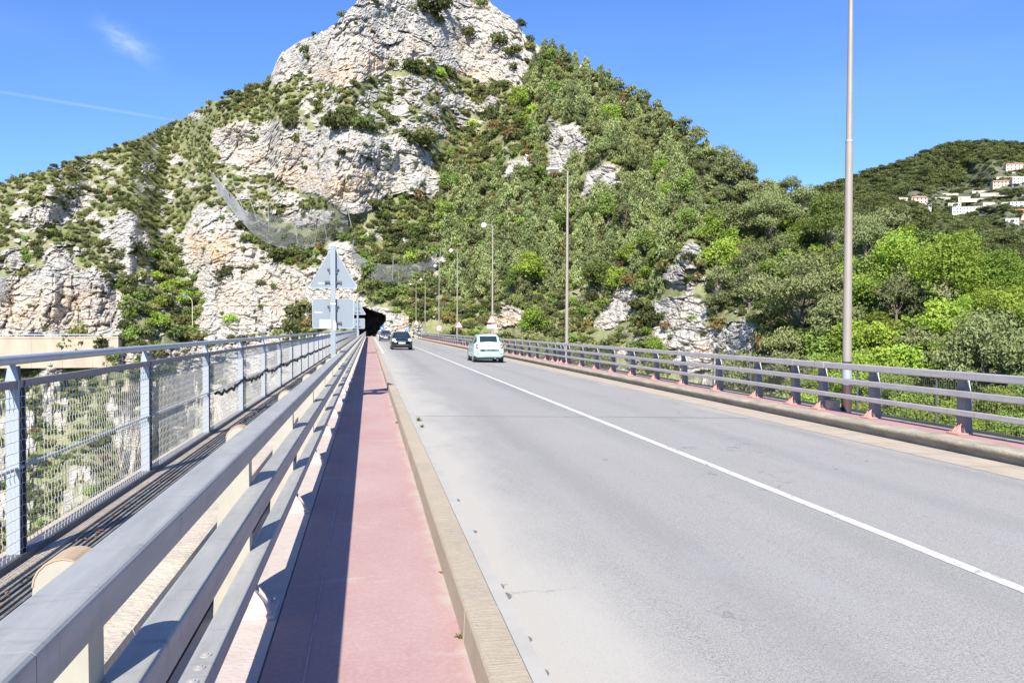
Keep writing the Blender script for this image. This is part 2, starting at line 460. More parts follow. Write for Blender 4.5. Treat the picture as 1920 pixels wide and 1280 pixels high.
cols = np.concatenate([np.arange(-1500, -80, 40), np.arange(-80, 2000, 3.0), np.arange(2000, 3601, 40)])
sk = interp(cols, SKY)
sk = sk + (vnoise(cols / 9.0, cols * 0, cols * 0, 3) - 0.5) * 5 + (vnoise(cols / 28.0, cols * 0, cols * 0, 4) - 0.5) * 9
NB, NT = 70, 350
s1 = np.linspace(0, 1, NB, endpoint=False); s2 = np.linspace(0, 1, NT)
rowsY = np.concatenate([(1500 + (700 - 1500) * s1)[:, None] + 0 * sk[None], 700 + (sk[None] - 700) * s2[:, None]], 0)
PX = np.broadcast_to(cols[None], rowsY.shape).copy(); PY = rowsY
# ragged edges: warp the coordinates used to look the layout up
wx = PX + (fbm(PX / 22, PY / 22, 0 * PX, 4, 5) - 0.5) * 34 + (fbm(PX / 6, PY / 6, 0 * PX, 3, 51) - 0.5) * 10
wy = PY + (fbm(PX / 22, PY / 22, 0 * PX + 9, 4, 6) - 0.5) * 24 + (fbm(PX / 6, PY / 6, 0 * PX + 4, 3, 52) - 0.5) * 8
rock = np.zeros(PX.shape)
nz = fbm(PX / 30, PY / 17, 0 * PX + 3, 5, 8, 0.6); nz = (nz - nz.mean()) / nz.std()
steep0 = np.zeros(PX.shape)
for poly, st in ROCKS:
    m_ = poly_mask(wx, wy, poly)
    steep0 = np.maximum(steep0, poly_mask(PX, PY, poly) * st)
    if st < 0.95:
        m_ = m_ & (nz > -1.9 * (st - 0.5))
    rock = np.maximum(rock, m_.astype(float))
# scattered small outcrops on the open slopes
nz2 = fbm(PX / 16, PY / 9, 0 * PX + 31, 5, 28, 0.6); nz2 = (nz2 - nz2.mean()) / nz2.std()
open_ = ((PX < 520) & (PY > 300)) | ((PX > 560) & (PX < 900) & (PY > 150) & (PY < 260)) | ((PX < 640) & (PY > 640))
rock = np.maximum(rock, (open_ & (nz2 > np.where(PY > 640, 1.7, 0.95))).astype(float))
rock = np.maximum(rock, ((nz2 > 2.1) & (PX < 1500)).astype(float))


def blur(a, kx, ky):
    for ax, k in ((1, kx), (0, ky)):
        if k < 2: continue
        ker = np.hanning(k * 2 + 1); ker /= ker.sum()
        pad = [(k, k) if i == ax else (0, 0) for i in range(2)]
        ap = np.pad(a, pad, mode='edge')
        a = np.apply_along_axis(lambda r: np.convolve(r, ker, 'valid'), ax, ap)
    return a


rock_s = blur(rock, 2, 2)
steep = blur(steep0, 7, 5)
t = (HZ - PY) / F
veg_slope = interp(PX, [(-1500, 0.5), (0, 0.62), (400, 0.72), (700, 0.92), (1000, 0.90), (1200, 0.78), (1400, 0.66), (1600, 0.5), (1920, 0.45), (3600, 0.4)])
veg_slope = np.where(PY > HZ, np.where(PX < 660, 1.3, 0.55), veg_slope)
tanS = veg_slope + (3.6 - veg_slope) * steep ** 1.3
den = np.maximum(tanS - t, 0.16)
dl = np.zeros(PX.shape)
dt = np.diff(t, axis=0)
dl[1:] = dt * 0.5 * (1 / den[1:] + 1 / den[:-1])
acc = np.cumsum(dl, axis=0)
# zero at the horizon row of each column
idx = np.argmin(np.abs(PY - HZ), axis=0)
acc = acc - acc[idx, np.arange(PX.shape[1])][None]
acc = blur(acc, 20, 1)
shelf = sstep(636, 628, PY) * sstep(250, 215, PX) * 9.0
D = shelf + interp(PX, BASE) * np.exp(np.clip(acc, -1.1, 3.0))
D *= 1 + (fbm(PX / 160, PY / 160, 0 * PX, 3, 40) - 0.5) * 0.10
# buttresses and gullies
D += (fbm(PX / 46, PY / 120, 0 * PX, 4, 41) - 0.5) * (3 + 6 * steep)
P0 = to_world(PX, PY, D)
X, Y, Z = P0[..., 0], P0[..., 1], P0[..., 2]
# limestone: large blocks, beds and joints, all cut along the line towards the road
wxx = X + (fbm(X / 6, Y / 6, Z / 6, 3, 60) - 0.5) * 4; wzz = Z + (fbm(X / 9, Y / 9, Z / 9, 3, 61) - 0.5) * 2.4 + X * 0.04
disp = np.zeros(PX.shape)
f1, f2, cid = worley(wxx / 7.5, Y / 9, wzz / 5.0, 70)
disp += (cid - 0.5) * 3.0 + (1 - sstep(0.0, 0.12, f2 - f1)) * 1.2
f1, f2, cid = worley(wxx / 4.2, Y / 5, wzz / 1.5, 80)
disp += (cid - 0.5) * 1.15 + (1 - sstep(0.0, 0.14, f2 - f1)) * 0.9
f1, f2, cid = worley(wxx / 1.7, Y / 2.0, wzz / 0.7, 90)
disp += (cid - 0.5) * 0.6
bed = wzz / 2.3 + (fbm(X / 14, Y / 14, Z / 30, 2, 99) - 0.5) * 2.0
bf = bed % 1.0
disp += bf * 0.3 + (1 - sstep(0.0, 0.10, bf)) * 0.4
f1, f2, cid = worley(wxx / 4.6, Y / 6, wzz / 13.0, 110)
disp += (cid - 0.5) * 1.6 + (1 - sstep(0.0, 0.07, f2 - f1)) * 1.5
disp += (fbm(X / 2.2, Y / 2.2, Z / 1.8, 4, 95) - 0.5) * 1.0
soft = (fbm(X / 4, Y / 4, Z / 4, 4, 96) - 0.5) * 2.4
rr_ = blur(rock, 1, 1)
lowk = np.where(PY > 700, 0.35, 1.0)
D = D + disp * rr_ * 0.5 * lowk + soft * (1 - rr_) * 0.6 * lowk - rr_ * 1.0
# the tunnel mouth is a deep recess
MOUTH = [(662, 640), (662, 580), (682, 577), (694, 580), (704, 584), (713, 586), (720, 589), (723, 595), (721, 604), (715, 613), (708, 622), (702, 632), (702, 640)]
mw = poly_mask(PX, PY + (fbm(PX / 9, PY / 9, 0 * PX, 2, 9) - 0.5) * 3, MOUTH)
D = np.where(mw, 168.0 + 34, D)
lipm = blur(mw.astype(float), 2, 2)
rock = np.maximum(rock, mw)
P = to_world(PX, PY, D)
# keep the ground under the bridge deck and its approach
under = (P[..., 0] > -5.5) & (P[..., 0] < 14) & (P[..., 1] < 158)
P[..., 2] = np.where(under, np.minimum(P[..., 2], -3.2), P[..., 2])
app = (P[..., 0] > -4.5) & (P[..., 0] < 34) & (P[..., 1] >= 150) & (P[..., 1] < 163 + 0.0 * P[..., 0]) & (P[..., 2] < 1.5)
P[..., 2] = np.where(app, np.minimum(P[..., 2], -0.6), P[..., 2])
# far side of the ridge falls away
outw = P[-1].copy(); outw[:, 2] = 0; outw /= np.linalg.norm(outw, axis=1, keepdims=True)
back = [P[-1] + outw * d - np.array([0, 0, 1.0]) * d * 0.75 * k for d, k in ((6, 0.6), (20, 0.8), (60, 0.9), (140, 1.0))]
Pfull = np.concatenate([P, np.stack(back)], 0)
rowsN, colsN = Pfull.shape[:2]
ii = np.arange(rowsN * colsN).reshape(rowsN, colsN)
Q = np.stack([ii[:-1, :-1], ii[:-1, 1:], ii[1:, 1:], ii[1:, :-1]], -1).reshape(-1, 4)


def pad(a): return np.concatenate([a, np.repeat(a[-1:], 4, 0)], 0).ravel()
stain = np.zeros(PX.shape)
for cx, cy, rx, ry, s_ in STAINS:
    stain = np.maximum(stain, s_ * np.exp(-(((wx - cx) / rx) ** 2 + ((wy - cy) / ry) ** 2)))
grey = np.zeros(PX.shape)
for cx, cy, rx, ry, s_ in GREYS:
    grey = np.maximum(grey, s_ * np.exp(-(((wx - cx) / rx) ** 2 + ((wy - cy) / ry) ** 2)))

mt = bpy.data.materials.new('mountain ground'); mt.use_nodes = True
n, l = mt.node_tree.nodes, mt.node_tree.links
p = n['Principled BSDF']; p.inputs['Roughness'].default_value = 0.95; p.inputs['Specular IOR Level'].default_value = 0.15
def N(tp, **kw):
    x = n.new(tp)
    for k, v in kw.items(): setattr(x, k, v)
    return x
def mixc(fac, a, b, blend='MIX'):
    x = N('ShaderNodeMix', data_type='RGBA', blend_type=blend)
    for s_, q in ((0, fac), (6, a), (7, b)):
        if isinstance(q, (int, float)): x.inputs[s_].default_value = q
        elif isinstance(q, tuple): x.inputs[s_].default_value = (*q, 1)
        else: l.new(q, x.inputs[s_])
    return x.outputs[2]
def ramp(sock, lo, hi, a=0.0, b=1.0):
    x = N('ShaderNodeMapRange'); x.inputs[1].default_value = lo; x.inputs[2].default_value = hi; x.inputs[3].default_value = a; x.inputs[4].default_value = b
    l.new(sock, x.inputs[0]); return x.outputs[0]
def noise(scale, detail=6, rough=0.6, st=None, dist=0.0):
    x = N('ShaderNodeTexNoise'); x.inputs['Scale'].default_value = scale; x.inputs['Detail'].default_value = detail; x.inputs['Roughness'].default_value = rough
    x.inputs['Distortion'].default_value = dist
    v = tco.outputs['Object']
    if st:
        q = N('ShaderNodeMapping'); q.inputs['Scale'].default_value = st; l.new(v, q.inputs['Vector']); v = q.outputs[0]
    l.new(v, x.inputs['Vector']); return x.outputs[0]
def mul(a, b):
    x = N('ShaderNodeMath', operation='MULTIPLY', use_clamp=True)
    for i, q in enumerate((a, b)):
        if isinstance(q, float): x.inputs[i].default_value = q
        else: l.new(q, x.inputs[i])
    return x.outputs[0]
tco = N('ShaderNodeTexCoord')
at = {}
for k in ('rock', 'stain', 'grey', 'wall'):
    at[k] = N('ShaderNodeAttribute', attribute_name=k).outputs['Fac']
rc = mixc(ramp(noise(0.12, 7, 0.65), 0.38, 0.66), (0.56, 0.54, 0.495), (0.40, 0.395, 0.385))
rc = mixc(mul(ramp(noise(0.30, 6, 0.6, (1, 1, 0.35)), 0.46, 0.70), 0.5), rc, (0.54, 0.45, 0.34))
rc = mixc(mul(at['grey'], ramp(noise(0.5, 6, 0.6, (1, 1, 0.3)), 0.3, 0.6)), rc, (0.30, 0.31, 0.33))
rc = mixc(mul(at['stain'], ramp(noise(0.35, 6, 0.6, (1, 1, 0.5)), 0.25, 0.55)), rc, (0.66, 0.45, 0.27))
rc = mixc(mul(ramp(noise(0.9, 7, 0.7, (1, 1, 0.22)), 0.56, 0.72), 0.45), rc, (0.33, 0.33, 0.32))      # water streaks
rc = mixc(mul(ramp(noise(3.0, 6, 0.7), 0.58, 0.7), 0.35), rc, (0.22, 0.215, 0.18))                    # lichen and small holes
gc = mixc(ramp(noise(0.35, 7, 0.65), 0.35, 0.65), (0.15, 0.17, 0.07), (0.24, 0.235, 0.14))
gc = mixc(mul(ramp(noise(1.3, 6, 0.7), 0.5, 0.66), 0.8), gc, (0.12, 0.155, 0.055))
gc = mixc(mul(ramp(noise(0.9, 7, 0.7, (1, 1, 2)), 0.57, 0.68), 0.7), gc, (0.36, 0.34, 0.29))
base = mixc(at['rock'], gc, rc)
l.new(base, p.inputs['Base Color'])
vor = N('ShaderNodeTexVoronoi', feature='DISTANCE_TO_EDGE'); vor.inputs['Scale'].default_value = 1.0
q = N('ShaderNodeMapping'); q.inputs['Scale'].default_value = (0.8, 0.8, 1.7); l.new(tco.outputs['Object'], q.inputs['Vector'])
nd = N('ShaderNodeTexNoise'); nd.inputs['Scale'].default_value = 0.8; nd.inputs['Detail'].default_value = 4; l.new(q.outputs[0], nd.inputs['Vector'])
av = N('ShaderNodeVectorMath', operation='MULTIPLY_ADD'); l.new(nd.outputs['Color'], av.inputs[0]); av.inputs[1].default_value = (1.6, 1.6, 1.6); l.new(q.outputs[0], av.inputs[2])
l.new(av.outputs[0], vor.inputs['Vector'])
hb = N('ShaderNodeMath', operation='ADD')
l.new(ramp(vor.outputs['Distance'], 0.0, 0.10), hb.inputs[0]); l.new(noise(1.2, 6, 0.7), hb.inputs[1])
bp = N('ShaderNodeBump'); bp.inputs['Distance'].default_value = 0.35; l.new(ramp(at['rock'], 0.0, 1.0, 0.12, 0.8), bp.inputs['Strength'])
l.new(hb.outputs[0], bp.inputs['Height']); l.new(bp.outputs[0], p.inputs['Normal'])

me = quadmesh('hills', Pfull.reshape(-1, 3), Q, mt, smooth=False)
for nm, a_ in (('rock', np.clip(rock_s * 1.5 - 0.2, 0, 1)), ('stain', stain), ('grey', grey)):
    at_ = me.attributes.new(nm, 'FLOAT', 'POINT'); at_.data.foreach_set('value', pad(a_).astype(np.float32))
hills = bpy.data.objects.new('hills', me); COL.objects.link(hills); tag(hills, kind='structure')
hills['label'] = 'limestone mountain with pale crags and green slopes'

# lookup tables for placing things on the ground
def ground(px, py):
    """world point of the mountain surface seen at a photo pixel"""
    ci = int(np.clip(np.searchsorted(cols, px) - 1, 0, len(cols) - 2))
    if px - cols[ci] > (cols[ci + 1] - cols[ci]) / 2: ci += 1
    col_y = PY[:, ci]                      # decreasing
    ri = int(np.clip(len(col_y) - np.searchsorted(col_y[::-1], py) - 1, 0, len(col_y) - 1))
    return P[ri, ci], ri, ci

# valley floor sheet reaching the horizon
mb = MB(); mb.add([(-4000, -4000, -75), (4000, -4000, -75), (4000, 4500, -75), (-4000, 4500, -75)], [(0, 1, 2, 3)])
tag(mb.build('ground', mat('valley ground', (0.09, 0.095, 0.045), rough=1, col2=(0.15, 0.13, 0.085), vscale=0.05)), kind='structure')

# far wooded hill on the right
fc = np.arange(1430, 2400, 6.0)
fs = interp(fc, [(1430, 420), (1500, 372), (1540, 352), (1590, 335), (1640, 318), (1700, 298), (1740, 282), (1780, 270), (1830, 264), (1880, 264), (1920, 268), (2000, 275), (2150, 300), (2400, 340)])
fs = fs + (vnoise(fc / 14, fc * 0, fc * 0, 55) - .5) * 5
fr = np.linspace(0, 1, 90)
FY = 540 + (fs[None] - 540) * fr[:, None]; FX = np.broadcast_to(fc[None], FY.shape)
FD = 560 * np.exp((HZ - FY) / F / 0.42) * (1 + (fbm(FX / 90, FY / 50, 0 * FX, 4, 77) - .5) * 0.16) + (FX - 1430) * -0.1
FP = to_world(FX, FY, FD)
fo = FP[-1].copy(); fo[:, 2] = 0; fo /= np.linalg.norm(fo, axis=1, keepdims=True)
FPf = np.concatenate([FP, np.stack([FP[-1] + fo * d - np.array([0, 0, 1.]) * d * .5 for d in (20, 150)])], 0)
ii = np.arange(FPf.shape[0] * FPf.shape[1]).reshape(FPf.shape[:2])
Qf = np.stack([ii[:-1, :-1], ii[:-1, 1:], ii[1:, 1:], ii[1:, :-1]], -1).reshape(-1, 4)
mf = mat('far hillside ground', (0.06, 0.075, 0.045), rough=1, col2=(0.14, 0.14, 0.09), vscale=0.05)
fh = bpy.data.objects.new('hillside', quadmesh('hillside', FPf.reshape(-1, 3), Qf, mf)); COL.objects.link(fh); tag(fh, kind='structure')

def far_ground(px, py):
    ci = int(np.clip(round((px - fc[0]) / 6), 0, len(fc) - 1))
    col_y = FY[:, ci]
    ri = int(np.clip(len(col_y) - np.searchsorted(col_y[::-1], py) - 1, 0, len(col_y) - 1))
    return FP[ri, ci]

NATURE = set(bpy.data.objects)
COSY, SINY = math.cos(YAW), math.sin(YAW)
def y_from_u(x, u):
    """distance along the road of a point at offset x seen u photo pixels right of the vanishing point"""
    return (F * x / (COSY * u) - SINY * x) / COSY

# ------------------------------------------------------------------ the bridge (road runs along +Y)
Y0, Y1 = -14.0, 155.0
def struct(name, mb, m, label=None):
    o = mb.build(name, m); tag(o, kind='structure')
    if label: o['label'] = label
    return o

# asphalt: pale worn aggregate, dusty edges, hairline cracks, tar spots
ma = bpy.data.materials.new('worn asphalt'); ma.use_nodes = True
n, l = ma.node_tree.nodes, ma.node_tree.links
p = n['Principled BSDF']; p.inputs['Roughness'].default_value = 0.85; p.inputs['Specular IOR Level'].default_value = 0.3
tco = N('ShaderNodeTexCoord')
sx = N('ShaderNodeSeparateXYZ'); l.new(tco.outputs['Object'], sx.inputs[0])
ac = mixc(ramp(noise(0.35, 6, 0.6, (1.6, 0.35, 1)), 0.35, 0.65), (0.258, 0.254, 0.243), (0.295, 0.29, 0.277))
ac = mixc(mul(ramp(noise(75, 3, 0.75), 0.44, 0.58), 0.85), ac, (0.375, 0.368, 0.35))
ac = mixc(mul(ramp(noise(110, 2, 0.8), 0.57, 0.64), 0.85), ac, (0.07, 0.07, 0.075))
ac = mixc(mul(ramp(noise(38, 4, 0.75), 0.63, 0.68), 0.7), ac, (0.10, 0.10, 0.10))
wt = N('ShaderNodeMath', operation='SINE'); wq = N('ShaderNodeMath', operation='MULTIPLY_ADD'); l.new(sx.outputs[0], wq.inputs[0]); wq.inputs[1].default_value = 3.4; wq.inputs[2].default_value = -0.55; l.new(wq.outputs[0], wt.inputs[0])
ac = mixc(mul(ramp(wt.outputs[0], 0.2, 1.0), ramp(noise(0.5, 5, 0.6, (1, .12, 1)), 0.3, 0.7, 0.0, 0.4)), ac, (0.17, 0.17, 0.172))
ac = mixc(mul(ramp(noise(0.55, 6, 0.65, (1.3, .5, 1)), 0.56, 0.66), 0.4), ac, (0.31, 0.31, 0.305))
ac = mixc(mul(ramp(noise(3.5, 5, 0.6), 0.70, 0.73), 0.75), ac, (0.09, 0.09, 0.09))
dust = N('ShaderNodeMath', operation='ADD'); l.new(sx.outputs[0], dust.inputs[0]); l.new(ramp(noise(0.9, 6, 0.6, (1, 0.4, 1)), 0.2, 0.8, -0.55, 0.55), dust.inputs[1])
dm = ramp(dust.outputs[0], 1.05, 1.85, 1.0, 0.0)
dr = ramp(dust.outputs[0], 7.9, 8.4, 0.0, 0.8)
gr = ramp(noise(60, 3, 0.7), 0.3, 0.7, 0.72, 1.0)
ac = mixc(mul(dm, gr), ac, (0.42, 0.405, 0.37))
ac = mixc(mul(dr, gr), ac, (0.37, 0.355, 0.32))
vr = N('ShaderNodeTexVoronoi', feature='DISTANCE_TO_EDGE'); vr.inputs['Scale'].default_value = 0.28
q = N('ShaderNodeVectorMath', operation='MULTIPLY_ADD'); nd = N('ShaderNodeTexNoise'); nd.inputs['Scale'].default_value = 1.6; nd.inputs['Detail'].default_value = 6
l.new(tco.outputs['Object'], nd.inputs['Vector']); l.new(nd.outputs['Color'], q.inputs[0]); q.inputs[1].default_value = (1.6, 1.6, 0); l.new(tco.outputs['Object'], q.inputs[2]); l.new(q.outputs[0], vr.inputs['Vector'])
crk = mul(ramp(vr.outputs['Distance'], 0.0, 0.004, 1.0, 0.0), ramp(noise(0.25, 3, 0.5), 0.5, 0.62))
ac = mixc(mul(crk, 0.6), ac, (0.07, 0.07, 0.07))
l.new(ac, p.inputs['Base Color'])
bp = N('ShaderNodeBump'); bp.inputs['Strength'].default_value = 0.35; bp.inputs['Distance'].default_value = 0.01
l.new(noise(120, 3, 0.7), bp.inputs['Height']); l.new(bp.outputs[0], p.inputs['Normal'])

def strip(name, prof, m, y0=Y0, y1=Y1, step=2.0):
    """sheet along the road from a cross profile (x,z)"""
    mb = MB(); ys = list(np.arange(y0, y1, step)) + [y1]
    v = [(x, y, z) for y in ys for x, z in prof]; k = len(prof)
    f = [(i * k + j, i * k + j + 1, (i + 1) * k + j + 1, (i + 1) * k + j) for i in range(len(ys) - 1) for j in range(k - 1)]
    mb.add(v, f); return struct(name, mb, m)

deck = MB(); deck.box(-2.05, 10.95, Y0, Y1 + 1, -1.8, -0.34)
struct('bridge_deck', deck, mat('deck concrete', (0.33, 0.32, 0.29), rough=0.9, var=0.2, vscale=1))
strip('road', [(0.66, 0.0), (1.0, 0.0), (4.6, -0.09), (8.44, -0.186)], ma, y1=240)
# paved channel on the right with joints, falling towards the kerb
mch = mat('pale paving', (0.40, 0.345, 0.28), rough=0.9, var=0.12, vscale=3, bump=0.3, bscale=60)
ch = MB(); y = Y0
while y < Y1:
    ch.add([(8.45, y + .006, -0.184), (9.42, y + .006, -0.212), (9.42, y + 1.194, -0.212), (8.45, y + 1.194, -0.184)], [(0, 1, 2, 3)]); y += 1.2
struct('drain_channel', ch, mch)
strip('channel_bed', [(8.4, -0.205), (9.5, -0.23)], M['concrete_dark'])
# painted centre line, worn and cracked
ml = bpy.data.materials.new('road paint'); ml.use_nodes = True
n, l = ml.node_tree.nodes, ml.node_tree.links
p = n['Principled BSDF']; p.inputs['Roughness'].default_value = 0.7
tco = N('ShaderNodeTexCoord')
vr = N('ShaderNodeTexVoronoi', feature='DISTANCE_TO_EDGE'); vr.inputs['Scale'].default_value = 7.0
q = N('ShaderNodeMapping'); q.inputs['Scale'].default_value = (1.0, 0.45, 1); l.new(tco.outputs['Object'], q.inputs['Vector'])
q2 = N('ShaderNodeVectorMath', operation='MULTIPLY_ADD'); nd = N('ShaderNodeTexNoise'); nd.inputs['Scale'].default_value = 9; l.new(q.outputs[0], nd.inputs['Vector'])
l.new(nd.outputs['Color'], q2.inputs[0]); q2.inputs[1].default_value = (0.35, 0.35, 0); l.new(q.outputs[0], q2.inputs[2]); l.new(q2.outputs[0], vr.inputs['Vector'])
pc = mixc(ramp(noise(8, 6, 0.7), 0.4, 0.7), (0.66, 0.66, 0.66), (0.50, 0.50, 0.50))
pc = mixc(mul(ramp(vr.outputs['Distance'], 0.0, 0.05, 1.0, 0.0), ramp(noise(1.2, 4, 0.6), 0.42, 0.6)), pc, (0.16, 0.16, 0.165))
l.new(pc, p.inputs['Base Color'])
mb = MB(); pts = []
ys = np.arange(Y0, 152, 0.25)
e1 = (vnoise(ys * 3, ys * 0, ys * 0, 1) - .5) * .012; e2 = (vnoise(ys * 3, ys * 0, ys * 0, 2) - .5) * .012
v = []
for i, y in enumerate(ys): v += [(4.59 + e1[i], y, -0.0857), (4.72 + e2[i], y, -0.089)]
mb.add(v, [(2 * i, 2 * i + 1, 2 * i + 3, 2 * i + 2) for i in range(len(ys) - 1)])
struct('centre_line', mb, ml)
# edge line reappearing near the tunnel on the left
mb = MB(); mb.add([(0.98, 58, 0.004), (1.09, 58, 0.004), (1.09, 158, 0.004), (0.98, 158, 0.004)], [(0, 1, 2, 3)]); struct('edge_line', mb, ml)
# thin transverse joint across the asphalt
mj = mat('tar joint', (0.12, 0.12, 0.12), rough=0.8, var=0.3, vscale=8, col2=(0.24, 0.24, 0.235))
for yj in (16.3, 39.8, 64.0):
    mb = MB(); xs = np.arange(0.92, 8.4, 0.2); off = np.cumsum((RNG.random(len(xs)) - .5)) * .012
    wd = 0.012 + 0.03 * np.clip(np.sin((xs - 5.2) * 1.3), 0, 1) * (xs > 5.2) * (yj < 20)
    v = []
    for i, x in enumerate(xs): zz = -.025 * max(x - 1, 0) + .0035; v += [(x, yj + off[i] - wd[i], zz), (x, yj + off[i] + wd[i], zz)]
    mb.add(v, [(2 * i, 2 * i + 2, 2 * i + 3, 2 * i + 1) for i in range(len(xs) - 1)]); struct('road_joint', mb, mj)

# left: red cycle path, plinth strip, kerb, gutter
mp_ = bpy.data.materials.new('red path surface'); mp_.use_nodes = True
n, l = mp_.node_tree.nodes, mp_.node_tree.links
p = n['Principled BSDF']; p.inputs['Roughness'].default_value = 0.8; p.inputs['Specular IOR Level'].default_value = 0.25
tco = N('ShaderNodeTexCoord'); sx = N('ShaderNodeSeparateXYZ'); l.new(tco.outputs['Object'], sx.inputs[0])
c = mixc(ramp(noise(1.2, 6, 0.6, (1, 0.5, 1)), 0.35, 0.65), (0.365, 0.225, 0.222), (0.40, 0.285, 0.275))
c = mixc(mul(ramp(noise(40, 4, 0.7), 0.45, 0.62), 0.25), c, (0.50, 0.38, 0.37))
ed = N('ShaderNodeMath', operation='ADD'); l.new(sx.outputs[0], ed.inputs[0]); l.new(ramp(noise(2.2, 6, 0.65), 0.2, 0.8, -0.13, 0.13), ed.inputs[1])
c = mixc(ramp(ed.outputs[0], 0.40, 0.50), c, (0.40, 0.36, 0.33))
wr = N('ShaderNodeTexNoise'); wr.inputs['Scale'].default_value = 2.6; wr.inputs['Detail'].default_value = 5
q = N('ShaderNodeMapping'); q.inputs['Scale'].default_value = (0.6, 2.4, 1); l.new(tco.outputs['Object'], q.inputs['Vector']); l.new(q.outputs[0], wr.inputs['Vector'])
c = mixc(mul(ramp(wr.outputs[0], 0.63, 0.70), 0.4), c, (0.47, 0.41, 0.40))
l.new(c, p.inputs['Base Color'])
bp = N('ShaderNodeBump'); bp.inputs['Strength'].default_value = 0.25; bp.inputs['Distance'].default_value = 0.01
l.new(noise(70, 4, 0.7), bp.inputs['Height']); l.new(bp.outputs[0], p.inputs['Normal'])
ZP = 0.19                                   # path level (1.58 below the camera)
strip('cycle_path', [(-0.495, ZP), (0.0, ZP + .004), (0.495, ZP)], mp_, y1=166)
mb = MB(); mb.box(-0.30, -0.294, -2, 60, ZP + .004, ZP + .0055); struct('chalk_line', mb, mat('chalk line', (0.50, 0.38, 0.38), rough=1, var=0.3, vscale=6))
mb = MB(); mb.box(-0.90, -0.505, Y0, Y1, -0.16, ZP + 0.004)
struct('plinth_strip', mb, mat('pinkish concrete strip', (0.46, 0.40, 0.37), rough=0.9, var=0.10, vscale=5, bump=0.3, bscale=40))
mb = MB(); mb.box(-0.505, -0.49, Y0, Y1, -0.1, ZP - 0.012); struct('mortar_joint', mb, M['concrete_dark'])
mb = MB(); mb.box(-1.0, -0.895, Y0, Y1, -0.3, -0.02); struct('channel_bed', mb, M['concrete_dark'])
# kerb, cast in 1 m stones with a striated top
mk = bpy.data.materials.new('kerb stone'); mk.use_nodes = True
n, l = mk.node_tree.nodes, mk.node_tree.links
p = n['Principled BSDF']; p.inputs['Roughness'].default_value = 0.9
tco = N('ShaderNodeTexCoord')
c = mixc(ramp(noise(1.0, 6, 0.6, (1.2, 1, 1)), 0.38, 0.62), (0.40, 0.335, 0.25), (0.33, 0.285, 0.22))
c = mixc(mul(ramp(noise(20, 6, 0.75, (0.5, 2.2, 1)), 0.46, 0.62), 0.55), c, (0.46, 0.40, 0.31))
c = mixc(mul(ramp(noise(55, 5, 0.75), 0.54, 0.66), 0.6), c, (0.22, 0.195, 0.155))
l.new(c, p.inputs['Base Color'])
bp = N('ShaderNodeBump'); bp.inputs['Strength'].default_value = 0.7; bp.inputs['Distance'].default_value = 0.012
l.new(noise(16, 6, 0.7, (0.35, 3.2, 1)), bp.inputs['Height']); l.new(bp.outputs[0], p.inputs['Normal'])
mb = MB(); y = Y0
while y < 166:
    j = (random.random() - .5) * .006; ln = 3.0
    mb.prism_y([(0.473 + j, ZP - .02), (0.482 + j, 0.345), (0.492 + j, 0.36), (0.648 + j, 0.36), (0.662 + j, 0.34), (0.69 + j, -0.05), (0.475 + j, -0.05)], y + 0.002, y + ln - 0.002); y += ln
struct('kerb', mb, mk)
mb = MB(); mb.box(0.70, 0.905, Y0, 150, -0.1, 0.006); struct('gutter', mb, mat('smooth gutter concrete', (0.38, 0.375, 0.36), rough=0.8, var=0.08, vscale=2))
# damp stains along the gutter edge
mb = MB()
for k, (y, w) in enumerate([(2.72, .02), (2.95, .018), (3.2, .022), (3.33, .028), (3.52, .018), (4.0, .015), (4.45, .022), (5.2, .03), (5.4, .02), (6.9, .03), (8.2, .03), (2.35, .018)]):
    pr = [(0.90 + abs(math.cos(t)) * w * (1.2 if k % 2 else 1) * (0 if math.cos(t) < 0 else 1) + .003, y + math.sin(t) * w * (1.8 + (k % 3) * .5)) for t in np.linspace(-math.pi / 2, math.pi / 2, 9)]
    mb.prism_z(pr[::-1] if False else pr, 0.0012, 0.003)
struct('damp_stains', mb, mat('damp stain', (0.17, 0.165, 0.155), rough=0.7, var=0.2, vscale=20))

# left ledge, service trench grating and fence beam (tops 1.23 m below the camera)
ZL = 0.54
mb = MB()
y = Y0
while y < Y1:
    d = (random.random() - .5) * .02
    mb.prism_y([(-1.26, -0.3), (-0.985 + d, -0.3), (-0.975 + d, ZL - .03), (-0.985 + d, ZL - .005), (-1.0, ZL), (-1.26, ZL)], y, y + 2.497); y += 2.5
struct('ledge', mb, mat('weathered ledge concrete', (0.47, 0.42, 0.345), rough=0.9, var=0.16, vscale=3, bump=0.6, bscale=30))
mb = MB(); mb.box(-2.02, -1.755, Y0, Y1, -0.4, ZL); struct('edge_beam', mb, mat('beam concrete', (0.44, 0.38, 0.30), rough=0.9, var=0.18, vscale=4, bump=0.5, bscale=30))
mb = MB(); mb.box(-1.755, -1.26, Y0, Y1, 0.1, 0.3); struct('trench_bed', mb, M['concrete_dark'])
gr_ = empty('trench_grating', (-1.5, 0, 0), label='dark steel grating covering the service trench beside the left fence', cat='grating')
mb = MB()
for k in range(14):
    x = -0.235 + k * 0.036; mb.box(x, x + 0.016, Y0, Y1, ZL - 0.035, ZL - 0.008)
mb.build('bearing_bar', mat('grating steel', (0.30, 0.285, 0.25), rough=0.7, metal=0.3, var=0.3, vscale=8), gr_)
mb = MB(); y = Y0
while y < Y1: mb.box(-0.24, 0.25, y, y + 0.012, ZL - 0.05, ZL - 0.036); y += 0.35
tag(mb.build('cross_bar', M['dark_metal'], gr_), kind='stuff')
lm = MB()
